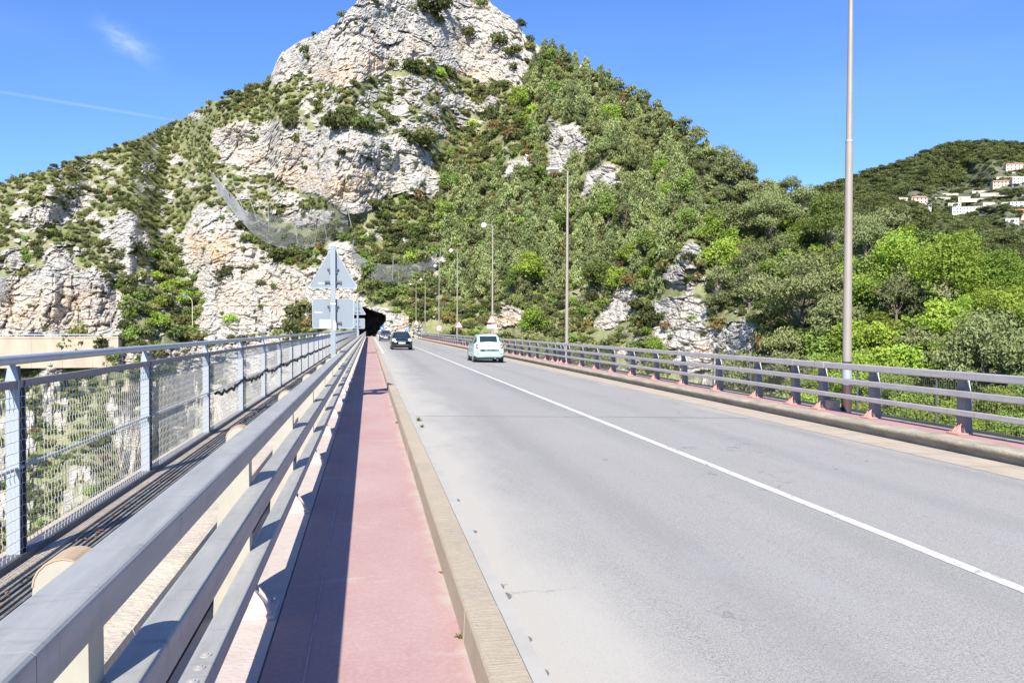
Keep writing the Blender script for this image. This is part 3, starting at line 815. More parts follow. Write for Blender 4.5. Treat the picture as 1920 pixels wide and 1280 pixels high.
for k in range(240):
    y = 1.2 + 12 * random.random() ** 1.6; x = -1.72 + abs(random.gauss(0, .05)); a = random.random() * 6.28; s_ = random.uniform(.008, .02)
    z = ZL - 0.006 + random.random() * .012
    lm.add([(x + math.cos(a) * s_, y + math.sin(a) * s_, z), (x - math.sin(a) * s_ * .6, y + math.cos(a) * s_ * .6, z + s_ * .4), (x - math.cos(a) * s_, y - math.sin(a) * s_, z + .002), (x + math.sin(a) * s_ * .6, y - math.cos(a) * s_ * .6, z)], [(0, 1, 2, 3)])
for k in range(260):
    y = 3.0 + 1.7 * random.random() if k % 3 else random.uniform(2, 7); x = random.uniform(-0.97, -0.91); a = random.random() * 6.28; s_ = random.uniform(.01, .022)
    z = -0.01 + random.random() * .05 + (0.09 if 3.1 < y < 3.9 else 0)
    lm.add([(x + math.cos(a) * s_, y + math.sin(a) * s_, z), (x - math.sin(a) * s_ * .6, y + math.cos(a) * s_ * .6, z + s_ * .4), (x - math.cos(a) * s_, y - math.sin(a) * s_, z + .002), (x + math.sin(a) * s_ * .6, y - math.cos(a) * s_ * .6, z)], [(0, 1, 2, 3)])
o = lm.build('leaf_litter', M['leaf_dry']); tag(o, 'dry brown leaf litter in the slots beside the left railing', 'leaves', kind='stuff')

# right: kerb with a rounded nose over an undercut face, red strip
mb = MB(); y = Y0
while y < Y1:
    j = (random.random() - .5) * .008
    nose = [(9.345 + j + 0.0 - 0.035 * math.cos(t), -0.053 + 0.043 * math.sin(t)) for t in np.linspace(-1.35, 1.35, 9)]
    mb.prism_y([(9.425 + j, -0.35), (9.41 + j, -0.17), (9.402 + j, -0.10)] + nose + [(9.73, -0.01), (9.73, -0.35)], y + .003, y + 1.497); y += 1.5
struct('kerb_right', mb, mat('old kerb concrete', (0.35, 0.315, 0.25), rough=0.92, var=0.28, vscale=3.0, bump=0.8, bscale=25, stretch=(1, 0.6, 1.5)))
strip('red_strip', [(9.73, -0.009), (10.2, -0.007)], mat('red strip surface', (0.42, 0.225, 0.22), rough=0.85, var=0.12, vscale=2))
mb = MB(); mb.box(9.73, 10.2, Y0, Y1, -0.35, -0.02); mb.box(10.2, 10.92, Y0, Y1, -0.35, -0.07); struct('deck_edge', mb, M['concrete_dark'])
# approach ground and the road bending away to the right beyond the bridge
mb = MB(); mb.box(-4.5, 34, Y1 - 1, 176, -3.5, -0.25); struct('embankment', mb, M['concrete_dark'])
mb = MB(); mb.add([(8.4, 154, -.19), (34, 161, -.19), (34, 174, -.19), (8.4, 174, -.19)], [(0, 1, 2, 3)]); struct('side_road', mb, ma)
mb = MB(); mb.prism_z([(9.2, 155.2), (10.8, 155.2), (20, 158), (30, 161), (30, 161.8), (18, 159.8), (9.6, 157.5)], -.3, .0); struct('kerb_island', mb, mat('yellowed kerb', (0.50, 0.42, 0.26), rough=.9, var=.15))
mb = MB(); mb.box(-9, 9, 168, 246, -0.5, -0.03); struct('tunnel_floor', mb, M['concrete_dark'])

# ------------------------------------------------------------------ left guardrail: three box rails on tapered posts
def rail_profile(xr, xl, zt, zb, r=0.014):
    p_ = []
    for cx, cz, a0 in ((xr - r, zb + r, -90), (xr - r, zt - r, 0), (xl + r, zt - r, 90), (xl + r, zb + r, 180)):
        for k in range(4):
            a = R(a0 + 30 * k); p_.append((cx + r * math.cos(a), cz + r * math.sin(a)))
    return p_
YG0, YG1 = -9.0, 152.0
gl = empty('guardrail', (-0.7, 0, ZP), label='long three-rail galvanised steel guardrail between the fence and the red cycle path', cat='guardrail')
DX, DZ = 0.7, -ZP                         # children are placed relative to the empty
def shifted(prof, dx, dz): return [(x + dx, z + dz) for x, z in prof]
RL = [(-0.541, -0.668, 1.77 - .52, 1.77 - .61), (-0.560, -0.670, 1.77 - .863, 1.77 - .975), (-0.566, -0.668, 1.77 - 1.218, 1.77 - 1.295)]
for i, (xr, xl, zt, zb) in enumerate(RL):
    off = (1.4, 7.1, 2.95)[i]; y = YG0 + (off - YG0) % 12.0 - 12.0
    mb = MB()
    while y < YG1:
        mb.prism_y(shifted(rail_profile(xr, xl, zt, zb), DX, DZ), max(y, YG0) + .0015, min(y + 12.0, YG1) - .0015)
        mb.prism_y(shifted(rail_profile(xr - .004, xl + .004, zt - .004, zb + .004), DX, DZ), min(y + 12.0, YG1) - .15, min(y + 12.0, YG1) + .15)
        y += 12.0
    mb.build('rail', M['galv'], gl)
for dy in (-.17, -.06, .06, .17):
    jb = MB(); y = 2.95 + dy; jb.disc((-0.614 + DX, y, 1.77 - 1.218 + DZ + .002), .021, (0, 0, 1), .005, 16); jb.disc((-0.614 + DX, y, 1.77 - 1.218 + DZ + .006), .010, (0, 0, 1), .006, 6); jb.build('bolt', M['galv_mauve'], gl)

ZT = 1.77 - .535 - ZP
REAR = [(-0.715 + .062 * math.cos(t), ZT - .062 + .062 * math.sin(t)) for t in np.linspace(.9, math.pi, 8)]
def post_left():
    mb = MB()                              # tapered box post behind the rails, rear edge curving in to a rounded top
    prof = [(-0.655, 0.012), (-0.660, ZT - .03)] + REAR + [(-0.785, .9), (-0.825, .55), (-0.85, 0.012)]
    n_ = len(prof)
    mb.add([(x + DX, y, z) for y in (-.055, .055) for x, z in prof],
           [tuple(range(n_)), tuple(range(2 * n_ - 1, n_ - 1, -1))] + [(i, i + n_, (i + 1) % n_ + n_, (i + 1) % n_) for i in range(n_)])
    return mb
def bracket(side=1, sc=1.0):
    mb = MB()
    mb.box(-.12 * sc, .12 * sc, -.13 * sc, .13 * sc, 0, .018)
    for dy in (-.055, .055):
        mb.add([(-.02, dy - .007, .018), (.095 * side * sc, dy - .007, .018), (.0, dy - .007, .15 * sc), (-.02, dy - .007, .15 * sc), (-.02, dy + .007, .018), (.095 * side * sc, dy + .007, .018), (.0, dy + .007, .15 * sc), (-.02, dy + .007, .15 * sc)],
               [(0, 1, 2, 3), (7, 6, 5, 4), (0, 4, 5, 1), (1, 5, 6, 2), (2, 6, 7, 3), (3, 7, 4, 0)])
    mb.add([(.0, -.05, .018), (.085 * side * sc, -.05, .018), (.085 * side * sc, .05, .018), (.0, .05, .018), (0, -.015, .13 * sc), (0, .015, .13 * sc)], [(0, 1, 4), (1, 2, 5, 4), (2, 3, 5), (0, 4, 5, 3), (0, 3, 2, 1)])
    for dy in (-.095, .095): mb.disc((.09 * side * sc, dy, .026), .013, (0, 0, 1), .02, 6)
    return mb
pl = post_left().build('post', M['cream'], gl)
capm = MB()
arc = [(-0.715 + .0645 * math.cos(t), ZT - .062 + .0645 * math.sin(t)) for t in np.linspace(0.9, math.pi, 8)]
inn = [(-0.715 + .061 * math.cos(t), ZT - .062 + .061 * math.sin(t)) for t in np.linspace(math.pi, 0.9, 8)]
for k in range(7):
    a_, b_, c_, d_ = arc[k], arc[k + 1], inn[6 - k], inn[7 - k]
    capm.add([(q[0] + DX, y, q[1]) for y in (-.057, .057) for q in (a_, b_, c_, d_)], [(0, 1, 2, 3), (7, 6, 5, 4), (0, 4, 5, 1), (1, 5, 6, 2), (2, 6, 7, 3), (3, 7, 4, 0)])
cp = capm.build('post_cap', M['cap'], pl)
bl = bracket(1).build('base_bracket', M['pinkpale'], pl); bl.location = (-.64 + DX, 0, .006)
pl.location = (0, 2.06, 0)
for k in range(-4, 60):
    if k == 0: continue
    y = 2.06 + 2.54 * k
    if YG0 < y < YG1: copy_tree(pl, gl, (0, y, 0))
    if k in (8, 17, 25, 34, 43):                       # doubled post at an expansion joint
        copy_tree(pl, gl, (0, y + 0.9, 0))

# ------------------------------------------------------------------ left fence: posts, handrail, woven wire panels
FX0 = -1.877
fl = empty('fence', (FX0, 0, ZL), label='blue-grey steel fence with crimped wire mesh along the left bridge edge', cat='fence')
YF0, YF1 = -4.0, 151.0
mb = MB(); mb.tube([(0, YF0, 1.065), (0, YF1, 1.065)], .026, 14); mb.build('handrail', M['galv_pale'], fl, smooth=True)
mb = MB(); mb.box(-.02, .02, YF0, YF1, .915, .955); mb.build('top_bar', mat('dull purple grey bar', (0.22, 0.21, 0.23), rough=.5, metal=.3, var=.1), fl)
mb = MB(); mb.box(-.045, .045, YF0, YF1, .0, .035); mb.build('bottom_bar', M['dark_metal'], fl)
mb = MB(); mb.tube([(.012, YF0, .49), (.012, YF1, .49)], .011, 8); mb.build('middle_bar', M['galv_pale'], fl)
def fence_post():
    mb = MB()
    mb.add([(x, y, z) for y in (-.008, .008) for x, z in ((-.040, 0), (.025, 0), (.025, .95), (.006, 1.045), (-.024, 1.045), (-.040, .95))],
           [(0, 1, 2, 3, 4, 5), (11, 10, 9, 8, 7, 6)] + [(i, i + 6, (i + 1) % 6 + 6, (i + 1) % 6) for i in range(6)])
    return mb
def post_web():
    mb = MB(); mb.box(-.004, .004, .008, .075, .0, 1.03); mb.box(-.040, .025, .075, .085, 0, .95); return mb
fp = fence_post().build('post', mat('pale blue post paint', (0.31, 0.355, 0.41), rough=0.5, var=.05), fl)
fw = post_web().build('web', M['dark_metal'], fp)
PS = 2.54; FY0 = 4.62
fp.location = (0, FY0, 0)
def mesh_panel():
    vs, fs, nn = [], [], 0
    r = .0021
    def wire(pts):
        nonlocal nn
        k = 3; m_ = len(pts); P_ = np.array(pts)
        d = np.gradient(P_, axis=0); d /= np.linalg.norm(d, axis=1, keepdims=True)
        a = np.cross(d, [1.0, 0, 0]); a /= np.linalg.norm(a, axis=1, keepdims=True); b = np.cross(d, a)
        for j in range(k):
            t_ = 2 * math.pi * j / k; vs.append(P_ + (a * math.cos(t_) + b * math.sin(t_)) * r)
        base = nn; nn += k * m_
        for j in range(k):
            j2 = (j + 1) % k
            i_ = np.arange(m_ - 1)
            fs.append(np.stack([base + j * m_ + i_, base + j2 * m_ + i_, base + j2 * m_ + i_ + 1, base + j * m_ + i_ + 1], 1))
    hz = 0.058
    for i in range(int(PS / .05)):
        y = .025 + i * .05
        zz = np.linspace(.03, .925, 62)
        ph = math.pi * (i % 2)
        wire([(.026 + .0018 * math.sin(2 * math.pi * z / hz), y + .0020 * math.sin(2 * math.pi * z / hz), z) for z in zz])
    for j in range(int(.9 / hz)):
        z = .058 + j * hz
        yy = np.linspace(0, PS, 76)
        wire([(.026 + .0015 * math.sin(math.pi * y / .05), y, z + .002 * math.sin(2 * math.pi * y / .1)) for y in yy])
    V = np.concatenate(vs); Q_ = np.concatenate(fs)
    return quadmesh('mesh_panel', V, Q_, M['wire'], True)
pm = mesh_panel()
mp0 = bpy.data.objects.new('mesh_panel', pm); COL.objects.link(mp0); mp0.parent = fl; mp0.location = (0, FY0, 0)
for k in range(-3, 59):
    if k == 0: continue
    y = FY0 + k * PS
    if y < YF1: copy_tree(fp, fl, (0, y, 0))
    if y + PS <= YF1 + .01 and k < 50: copy_tree(mp0, fl, (0, y, 0))
# black service cable tied loosely along the middle bar of the farther bays
pts = []
for i, y in enumerate(np.arange(FY0 + PS * 2 + .3, 70, .12)):
    ph = ((y - FY0) % PS) / PS
    pts.append((FX0 + .035 + .01 * math.sin(y * 9), y, ZL + .49 - .07 * math.sin(math.pi * ph) + .018 * math.sin(y * 14.3) + .012 * math.sin(y * 31)))
mb = MB(); mb.tube(pts, .017, 6); o = mb.build('cable', M['black'], smooth=True); tag(o, 'black cable sagging along the middle of the left fence bays', 'cable')

# ------------------------------------------------------------------ right guardrail
gr = empty('guardrail', (10.0, 0, -.007), label='mauve-grey three-rail guardrail on pink footings along the right side of the bridge', cat='guardrail')
YR1 = 153.0
for xl, xr, zt, zb in ((9.86, 10.0, 1.046, .919), (9.90, 10.0, .728, .617), (9.92, 10.0, .40, .303)):
    mb = MB(); y = -8.0
    while y < YR1:
        mb.prism_y(shifted(rail_profile(xr, xl, zt, zb, .016), -10.0, .007), y + .0015, min(y + 11.1, YR1) - .0015); y += 11.1
    mb.build('rail', M['galv_mauve'], gr)
for y in (15.9, 17.2, 39.4, 40.8): MB().prism_y(shifted(rail_profile(10.006, 9.853, 1.053, .912, .016), -10.0, .007), y, y + .35).build('rail_sleeve', M['galv_mauve'], gr)

mb = MB()                                  # post: front flange, tapering side, curved rear edge
prof = [(9.26, 0.01), (9.26, 1.00), (9.31, 1.005), (9.345, .84), (9.372, .70), (9.40, .47), (9.425, .01)]
prof = [(x + .741, z) for x, z in prof]
mb.add([(x - 10.0, y, z) for y in (-.09, .09) for x, z in prof],
       [tuple(range(7)), tuple(range(13, 6, -1))] + [(i, i + 7, (i + 1) % 7 + 7, (i + 1) % 7) for i in range(7)])
pr = mb.build('post', mat('slate mauve grey post', (0.215, 0.20, 0.205), rough=.55, metal=.2, var=.12), gr)
mb = MB()  # bright highlight on the upper rear edge, painted as a pale strip
for k in range(2, 5):
    (xa, za), (xb, zb_) = prof[k], prof[k + 1]
    mb.add([(xa - 10.0 + .001, -.094, za), (xb - 10.0 + .001, -.094, zb_), (xb - 10.0 + .016, -.094, zb_), (xa - 10.0 + .016, -.094, za), (xa - 10.0 + .001, .094, za), (xb - 10.0 + .001, .094, zb_), (xb - 10.0 + .016, .094, zb_), (xa - 10.0 + .016, .094, za)],
           [(3, 2, 1, 0), (4, 5, 6, 7), (0, 1, 5, 4), (1, 2, 6, 5), (2, 3, 7, 6), (3, 0, 4, 7)])
mb.build('rear_highlight', mat('painted rear edge highlight', (0.70, 0.72, 0.74), rough=.5), pr)
bl = bracket(-1, 1.15).build('footing', M['pinksteel'], pr); bl.location = (-.02, 0, .004)
US = [1113, 945, 849, 797, 727, 654, 589, 537, 493, 456, 425, 397.6, 372.6, 362.6, 356.5, 346.5, 332.6, 314]
ys_ = [y_from_u(9.88, u) for u in US]
pr.location = (0, ys_[0], 0)
extra = [ys_[0] - 2.5 * k for k in range(1, 8)]
y = ys_[-1] + 2.5
while y < YR1:
    extra.append(y)
    if min(abs(y - q) for q in (64, 88, 112, 136)) < 1.23: extra.append(y + 1.1)
    y += 2.5
for y in ys_[1:] + extra: copy_tree(pr, gr, (0, y, 0))
# pipe handrail fence with wire mesh outside it, mostly hidden by the guardrail
fr_ = empty('fence', (10.75, 0, -.07), label='low dark wire mesh fence behind the right guardrail above the gorge', cat='fence')
mb = MB(); mb.box(-.02, .02, -6, YR1, .92, .95); mb.box(-.03, .03, -6, YR1, 0, .05); mb.build('frame_bar', M['dark_metal'], fr_)
mb = MB()
for y in np.arange(-2, 60, .06): mb.box(-.0009, .0009, y, y + .0018, .05, .92)
for z in np.arange(.10, .92, .06): mb.box(-.0009, .0009, -2, 60, z, z + .0018)
mb.build('wire_mesh', mat('dull green grey wire', (.20, .21, .17), rough=.6), fr_)
p0 = MB().box(-.02, .02, -.006, .006, 0, .95).build('post', M['dark_metal'], fr_); p0.location = (0, 1.0, 0)
for k in range(1, 58): copy_tree(p0, fr_, (0, 1.0 + 2.5 * k, 0))

# ------------------------------------------------------------------ street lamps
def lamp(x, y, h, arm, label, dome=True, r0=.088, first=False, flat=False):
    e = empty('street_lamp', (x, y, -.07), label=label, cat='street lamp', group='street lamps along the right side of the bridge')
    mb = MB(); hb = .75
    if first:
        hb = 1.02
        mb.tube([(0, 0, hb + .0), (0, 0, h * .62)], [r0, r0 * .80], 18); mb.tube([(0, 0, h * .62), (0, 0, h)], [r0 * .72, r0 * .45], 18)
    else:
        mb.tube([(0, 0, .7), (0, 0, h * .5), (0, 0, h)], [r0, r0 * .75, r0 * .5], 12)
    mb.build('pole', M['pole'], e, smooth=True)
    b = MB()
    if first:
        b.tube([(0, 0, 0), (0, 0, .62)], r0 * 1.08, 18); b.build('pole_foot', M['pole_dark'], e, smooth=True)
        c_ = MB(); c_.tube([(0, 0, .62), (0, 0, hb)], r0 * 1.06, 18); c_.build('pole_sleeve', M['galv_pale'], e, smooth=True)
        d_ = MB(); d_.tube([(0, 0, hb), (0, 0, hb + .10)], r0 * 1.03, 18); d_.build('black_band', M['black'], e, smooth=True)
        g_ = MB(); g_.tube([(0, 0, h * .62 - .03), (0, 0, h * .62 + .02)], r0 * .86, 18); g_.build('pole_collar', M['galv_pale'], e, smooth=True)
    else:
        b.tube([(0, 0, 0), (0, 0, .72)], r0 * 1.08, 12); b.build('pole_foot', M['pole'], e, smooth=True)
    a_ = MB(); a_.tube([(0, 0, h - .05), (-.1, 0, h + .06), (-arm * .5, 0, h + .12), (-arm, 0, h + .1)], .028, 8); am = a_.build('arm', M['pole'], e, smooth=True)
    hd = MB()
    if flat: hd.lathe([(0, .02), (.12, .03), (.34, -.04), (.36, -.10), (.2, -.16), (0, -.18)], (-arm, 0, h + .12), 16)
    else: hd.lathe([(0, .14), (.12, .12), (.23, 0), (.25, -.12), (.18, -.26), (0, -.32)], (-arm, 0, h + .14), 16)
    hd.build('lamp_head', M['globe'], e, smooth=True)
    e['arm_len'] = arm
    return e
LX = 10.3
lamps = []
for i, (u, ytop, arm, lab) in enumerate([
    (896, -120, 1.2, 'tall beige lamp post nearest the camera with a dark foot and black band'),
    (370.5, 310, .8, 'tall slim lamp post with a flat pale head, second from the camera'),
    (231, 420, .75, 'tall lamp post with a round white dome, behind the mint green car'),
    (165, 469, .75, 'lamp post carrying the red bend warning triangle'),
    (131, 498, .6, 'lamp post carrying the round red-ringed sign'),
    (105, 524, .8, 'slim lamp post with a dome and no sign, near the end of the bridge'),
    (88, 533, 1.1, 'farthest lamp post with a flat head by the rock at the bridge end')]):
    lx = 9.3 if i == 6 else LX; yy = y_from_u(lx, u)
    hh = CAM_Z + (HZ - ytop) / F * yy + .07
    o = lamp(lx, yy, hh - .1, arm, lab, first=(i == 0), flat=(i in (1, 6)), r0=.096 if i < 3 else .09)
    o.rotation_euler = (0, R(0.25), 0)
    lamps.append((lx, yy))
mb = MB(); mb.prism_z([(10.07, 15.95), (10.27, 15.9), (10.32, 16.02), (10.31, 16.35), (10.09, 16.38), (10.05, 16.2)], -.07, .20)
o = mb.build('stone_block', M['stone_block']); tag(o, 'rough concrete block on the red strip at the foot of the nearest lamp', 'stone')

# bring the cross section to the measured road width
for o in list(bpy.data.objects):
    if o in NATURE or o.parent is not None: continue
    if o.type == 'MESH' and o.get('kind') == 'structure' or o.name.startswith(('leaf_litter', 'cable', 'stone_block')):
        o.data.transform(Matrix.Diagonal((0.985, 1, 1, 1)))
    elif o.type == 'EMPTY' and not o.name.startswith('street_lamp'): o.location.x *= 0.985

# ------------------------------------------------------------------ signs
def rounded_rect(w, h, r, k=4):
    out = []
    for cx, cz, a0 in ((w / 2 - r, -h / 2 + r, -90), (w / 2 - r, h / 2 - r, 0), (-w / 2 + r, h / 2 - r, 90), (-w / 2 + r, -h / 2 + r, 180)):
        for i in range(k + 1):
            a = R(a0 + 90 * i / k); out.append((cx + r * math.cos(a), cz + r * math.sin(a)))
    return out
def tri(s, r):
    h = s * math.sqrt(3) / 2; c = [(-s / 2 + r * 1.73, -h / 3 + r), (s / 2 - r * 1.73, -h / 3 + r), (0, 2 * h / 3 - 2 * r)]
    out = []
    for (cx, cz), a0 in zip(c, (150, 270, 30)):
        for i in range(5):
            a = R(a0 + 120 * i / 4); out.append((cx + r * math.cos(a), cz + r * math.sin(a)))
    return out
def plate(prof, y, th, name, m, parent, zc=0, xc=0):
    mb = MB(); mb.prism_y([(x + xc, z + zc) for x, z in prof], y, y + th); return mb.build(name, m, parent)
mrim = mat('bright sign rim', (0.34, 0.39, 0.43), rough=.4, metal=.3)
mstick = mat('pale sticker', (0.40, 0.40, 0.385), rough=.5)

def back_sign(x, y, label, detail=True, sc=1.0):
    """seen from behind: aluminium plates, rim, clamps and channel brackets; faces the oncoming traffic"""
    e = empty('road_sign', (x, y, ZL - .2), label=label, cat='road sign', group='warning signs seen from behind on the left')
    H0 = ZL - .2
    zt = 3.535 - H0
    mb = MB(); mb.box(-.052, .052, -.045, .035, 0, zt); mb.build('post', mat('sign post paint', (0.24, 0.28, 0.32), rough=.5, var=.04), e)
    z_t, z_r = 2.945 - H0, 2.09 - H0
    tp = plate(tri(1.07, .05), .055, .02, 'triangle_plate', M['signback'], e, z_t)
    plate(tri(1.05, .05), .076, .002, 'red_face', M['red'], tp, z_t); plate(tri(.82, .03), .0785, .002, 'white_face', M['white'], tp, z_t)
    rp = plate(rounded_rect(.88, .64, .07), .055, .02, 'panel_plate', M['signback'], e, z_r)
    plate(rounded_rect(.86, .62, .07), .076, .002, 'panel_face', M['white'], rp, z_r)
    ro, ri = rounded_rect(.88, .64, .07), rounded_rect(.84, .60, .055)
    k = len(ro); mb = MB()
    mb.add([(a, .050, b + z_r) for a, b in ro] + [(a, .050, b + z_r) for a, b in ri] + [(a, .0549, b + z_r) for a, b in ro] + [(a, .0549, b + z_r) for a, b in ri],
           [(i, (i + 1) % k, (i + 1) % k + k, i + k) for i in range(k)] + [(i, i + 2 * k, (i + 1) % k + 2 * k, (i + 1) % k) for i in range(k)] + [(i + k, (i + 1) % k + k, (i + 1) % k + 3 * k, i + 3 * k) for i in range(k)])
    mb.build('rim', mrim, rp)
    to, ti = tri(1.07, .05), tri(1.0, .035); k = len(to); mb = MB()
    mb.add([(a, .050, b + z_t) for a, b in to] + [(a, .050, b + z_t) for a, b in ti] + [(a, .0549, b + z_t) for a, b in to] + [(a, .0549, b + z_t) for a, b in ti],
           [(i, (i + 1) % k, (i + 1) % k + k, i + k) for i in range(k)] + [(i, i + 2 * k, (i + 1) % k + 2 * k, (i + 1) % k) for i in range(k)] + [(i + k, (i + 1) % k + k, (i + 1) % k + 3 * k, i + 3 * k) for i in range(k)])
    mb.build('rim', mrim, tp)
    for zc, par, w in ((z_t + .10, tp, .12), (z_t - .17, tp, .175), (z_r + .16, rp, .12), (z_r - .19, rp, .175)):
        for sd in (-1, 1):
            mb = MB()
            mb.box(min(sd * .055, sd * w), max(sd * .055, sd * w), .018, .054, zc - .022, zc + .018)
            mb.box(min(sd * .055, sd * .085), max(sd * .055, sd * .085), .01, .054, zc - (.085 if w < .15 else .04), zc - .022)
            if w > .15: mb.box(min(sd * (w - .03), sd * w), max(sd * (w - .03), sd * w), .022, .054, zc - .045, zc - .022)
            mb.build('bracket', M['dark_metal'], par)
    if detail:
        plate(rounded_rect(.16, .035, .008), .053, .0015, 'maker_sticker', mstick, tp, z_t - .20, -.24)
        plate(rounded_rect(.17, .035, .008), .053, .0015, 'maker_sticker', mstick, rp, z_r + .03, -.31)
        plate(rounded_rect(.25, .20, .01), -.052, .004, 'white_label', mstick, e, z_r - .22, -.16)
        mb = MB(); mb.box(-.055, .055, -.05, -.045, z_r + .20, z_r + .225); mb.build('clamp', M['white'], e)
        mb = MB(); mb.prism_y([(0.0, z_r - .36), (.07, z_r - .36), (.075, z_r - .24), (.05, z_r - .14), (0, z_r - .14)], -.05, -.044); mb.build('worn_tape', M['galv_mauve'], e)
    return e
back_sign(-0.76, 17.6, 'aluminium back of a triangular warning sign with a square panel below, nearest on the left')
s2 = back_sign(-0.70, 50.9, 'second, farther triangular warning sign with panel seen from behind near the tunnel mouth', detail=False)

mgrey = mat('sign grey writing', (0.35, 0.37, 0.45), rough=.5)
def front_sign(x, y, z0, kind, size, label):
    """facing the camera, strapped to a lamp post"""
    e = empty('road_sign', (x, y, 0), label=label, cat='road sign', group='red-rimmed signs strapped to the lamp posts')
    if kind == 'round':
        zc = z0
        b = MB(); b.disc((0, -.01, zc), size / 2, (0, 1, 0), .02, 32); pb = b.build('sign_plate', M['signback'], e)
        b = MB(); b.disc((0, -.022, zc), size / 2 - .01, (0, 1, 0), .003, 32); b.build('red_ring', M['red'], pb)
        b = MB(); b.disc((0, -.026, zc), size * .385, (0, 1, 0), .003, 32); b.build('white_disc', M['white'], pb)
        b = MB(); b.box(-size * .27, -size * .02, -.031, -.029, zc - size * .13, zc + .0 * size); b.box(-size * .23, -size * .06, -.031, -.029, zc, zc + size * .12)
        b.build('red_car_mark', M['red'], pb)
        b = MB(); b.box(size * .04, size * .27, -.031, -.029, zc - size * .13, zc + .0 * size); b.box(size * .08, size * .23, -.031, -.029, zc, zc + size * .12)
        b.build('black_car_mark', M['black'], pb)
    else:
        zc = z0
        pb = plate(tri(size, .05), -.01, .02, 'sign_plate', M['signback'], e, zc)
        plate(tri(size - .02, .05), -.014, .003, 'red_border', M['red'], pb, zc)
        plate(tri(size * .74, .03), -.018, .003, 'white_field', M['white'], pb, zc)
        s = size
        if kind == 'bend':
            b = MB(); b.tube([(s * .03, -.022, zc - s * .17), (s * .05, -.022, zc - s * .02), (-s * .02, -.022, zc + s * .07), (-s * .07, -.022, zc + s * .10)], s * .028, 6); b.build('bend_mark', M['black'], pb)
        elif kind == 'fall':
            b = MB(); b.prism_y([(-s * .16, zc - s * .18), (-s * .16, zc + s * .02), (-s * .05, zc + s * .06), (-s * .02, zc - s * .18)], -.022, -.019)
            for k_ in range(4): b.prism_y([(s * (.03 + .035 * k_), zc - s * (.03 + .04 * k_)), (s * (.06 + .035 * k_), zc - s * (.03 + .04 * k_)), (s * (.05 + .035 * k_), zc - s * (.0 + .04 * k_))], -.022, -.019)
            b.build('falling_rock_mark', mgrey, pb)
            q_ = plate(rounded_rect(size * .92, .33, .04), -.01, .02, 'panel_plate', M['white'], e, zc - size * .62)
            b = MB(); b.prism_y([(-.20, zc - size * .62 - .02), (-.20, zc - size * .62 + .03), (.30, zc - size * .62 + .03), (.30, zc - size * .62 - .02)], -.014, -.011); b.build('panel_writing', mgrey, q_)
    b = MB(); b.box(-.10, .10, 0.0, .025, z0 - .05, z0 + .0); b.build('clamp', M['dark_metal'], e)
    return e
def at_lamp(i, px, py):
    y = lamps[i][1] - .11
    d = pix_dir(px, py); k_ = y / d.y
    return (d.x * k_, y, CAM_Z + d.z * k_)
x, y, z = at_lamp(2, 922, 600); front_sign(x, y, z, 'fall', .88, 'triangular falling rocks warning sign with a white panel below, behind the mint green car')
x, y, z = at_lamp(3, 860.5, 610); front_sign(x, y, z, 'bend', .98, 'triangular bend warning sign with no panel, left of the mint green car')
x, y, z = at_lamp(4, 823, 615); front_sign(x, y, z, 'round', .92, 'round no-overtaking sign with a red ring')
x, y, z = at_lamp(6, 780.5, 605); front_sign(x, y, z, 'fall2', 1.1, 'farthest triangular warning sign, by the rock at the bridge end')
# two blue signs at the far end
def blue_sign(px, py, y, kind, label):
    d = pix_dir(px, py); k_ = y / d.y; x, z = d.x * k_, CAM_Z + d.z * k_
    e = empty('road_sign', (x, y, 0), label=label, cat='road sign')
    mb = MB(); mb.tube([(0, .03, 0), (0, .03, z)], .04, 8); mb.build('post', M['galv_pale'], e)
    if kind == 'chev':
        pb = plate(rounded_rect(.85, .75, .03), -.01, .02, 'sign_plate', M['blue'], e, z)
        b = MB()
        for dx in (-.19, .17):
            b.prism_y([(dx - .15, z), (dx + .03, z + .26), (dx + .15, z + .26), (dx - .03, z), (dx + .15, z - .26), (dx + .03, z - .26)], -.014, -.011)
        b.build('white_arrows', M['white'], pb)
    else:
        b = MB(); b.disc((0, -.01, z), .42, (0, 1, 0), .02, 24); pb = b.build('sign_plate', M['blue'], e)
        b = MB(); b.prism_y([(-.22, z + .02), (-.05, z + .2), (-.05, z + .09), (.22, z - .1), (.22, z - .18), (-.05, z - .03), (-.05, z - .12)], -.024, -.021); b.build('white_arrow', M['white'], pb)
    return e
blue_sign(763, 616, 156, 'chev', 'blue sign with two white chevrons beyond the black car')
blue_sign(716.5, 615, 158, 'round', 'round blue keep-left sign just above the grey car')

# ------------------------------------------------------------------ cars
def paint(name, col, rough=.28, metal=0.0): return mat(name, col, rough=rough, metal=metal, spec=.6, coat=.6)
mglass = mat('dark car glass', (0.02, 0.03, 0.035), rough=.06, spec=.9)
mtyre = mat('tyre rubber', (0.018, 0.018, 0.018), rough=.85)
mrim_ = mat('alloy rim', (0.55, 0.56, 0.58), rough=.3, metal=.6)
mchrome = mat('chrome', (0.75, 0.76, 0.78), rough=.15, metal=.9)
mlens = mat('lamp lens', (0.85, 0.88, 0.90), rough=.15, spec=.8)
mredl = mat('red lamp lens', (0.42, 0.04, 0.05), rough=.25)
mplate = mat('number plate', (0.72, 0.76, 0.80), rough=.4)
mtrim = mat('black trim', (0.03, 0.03, 0.032), rough=.5)

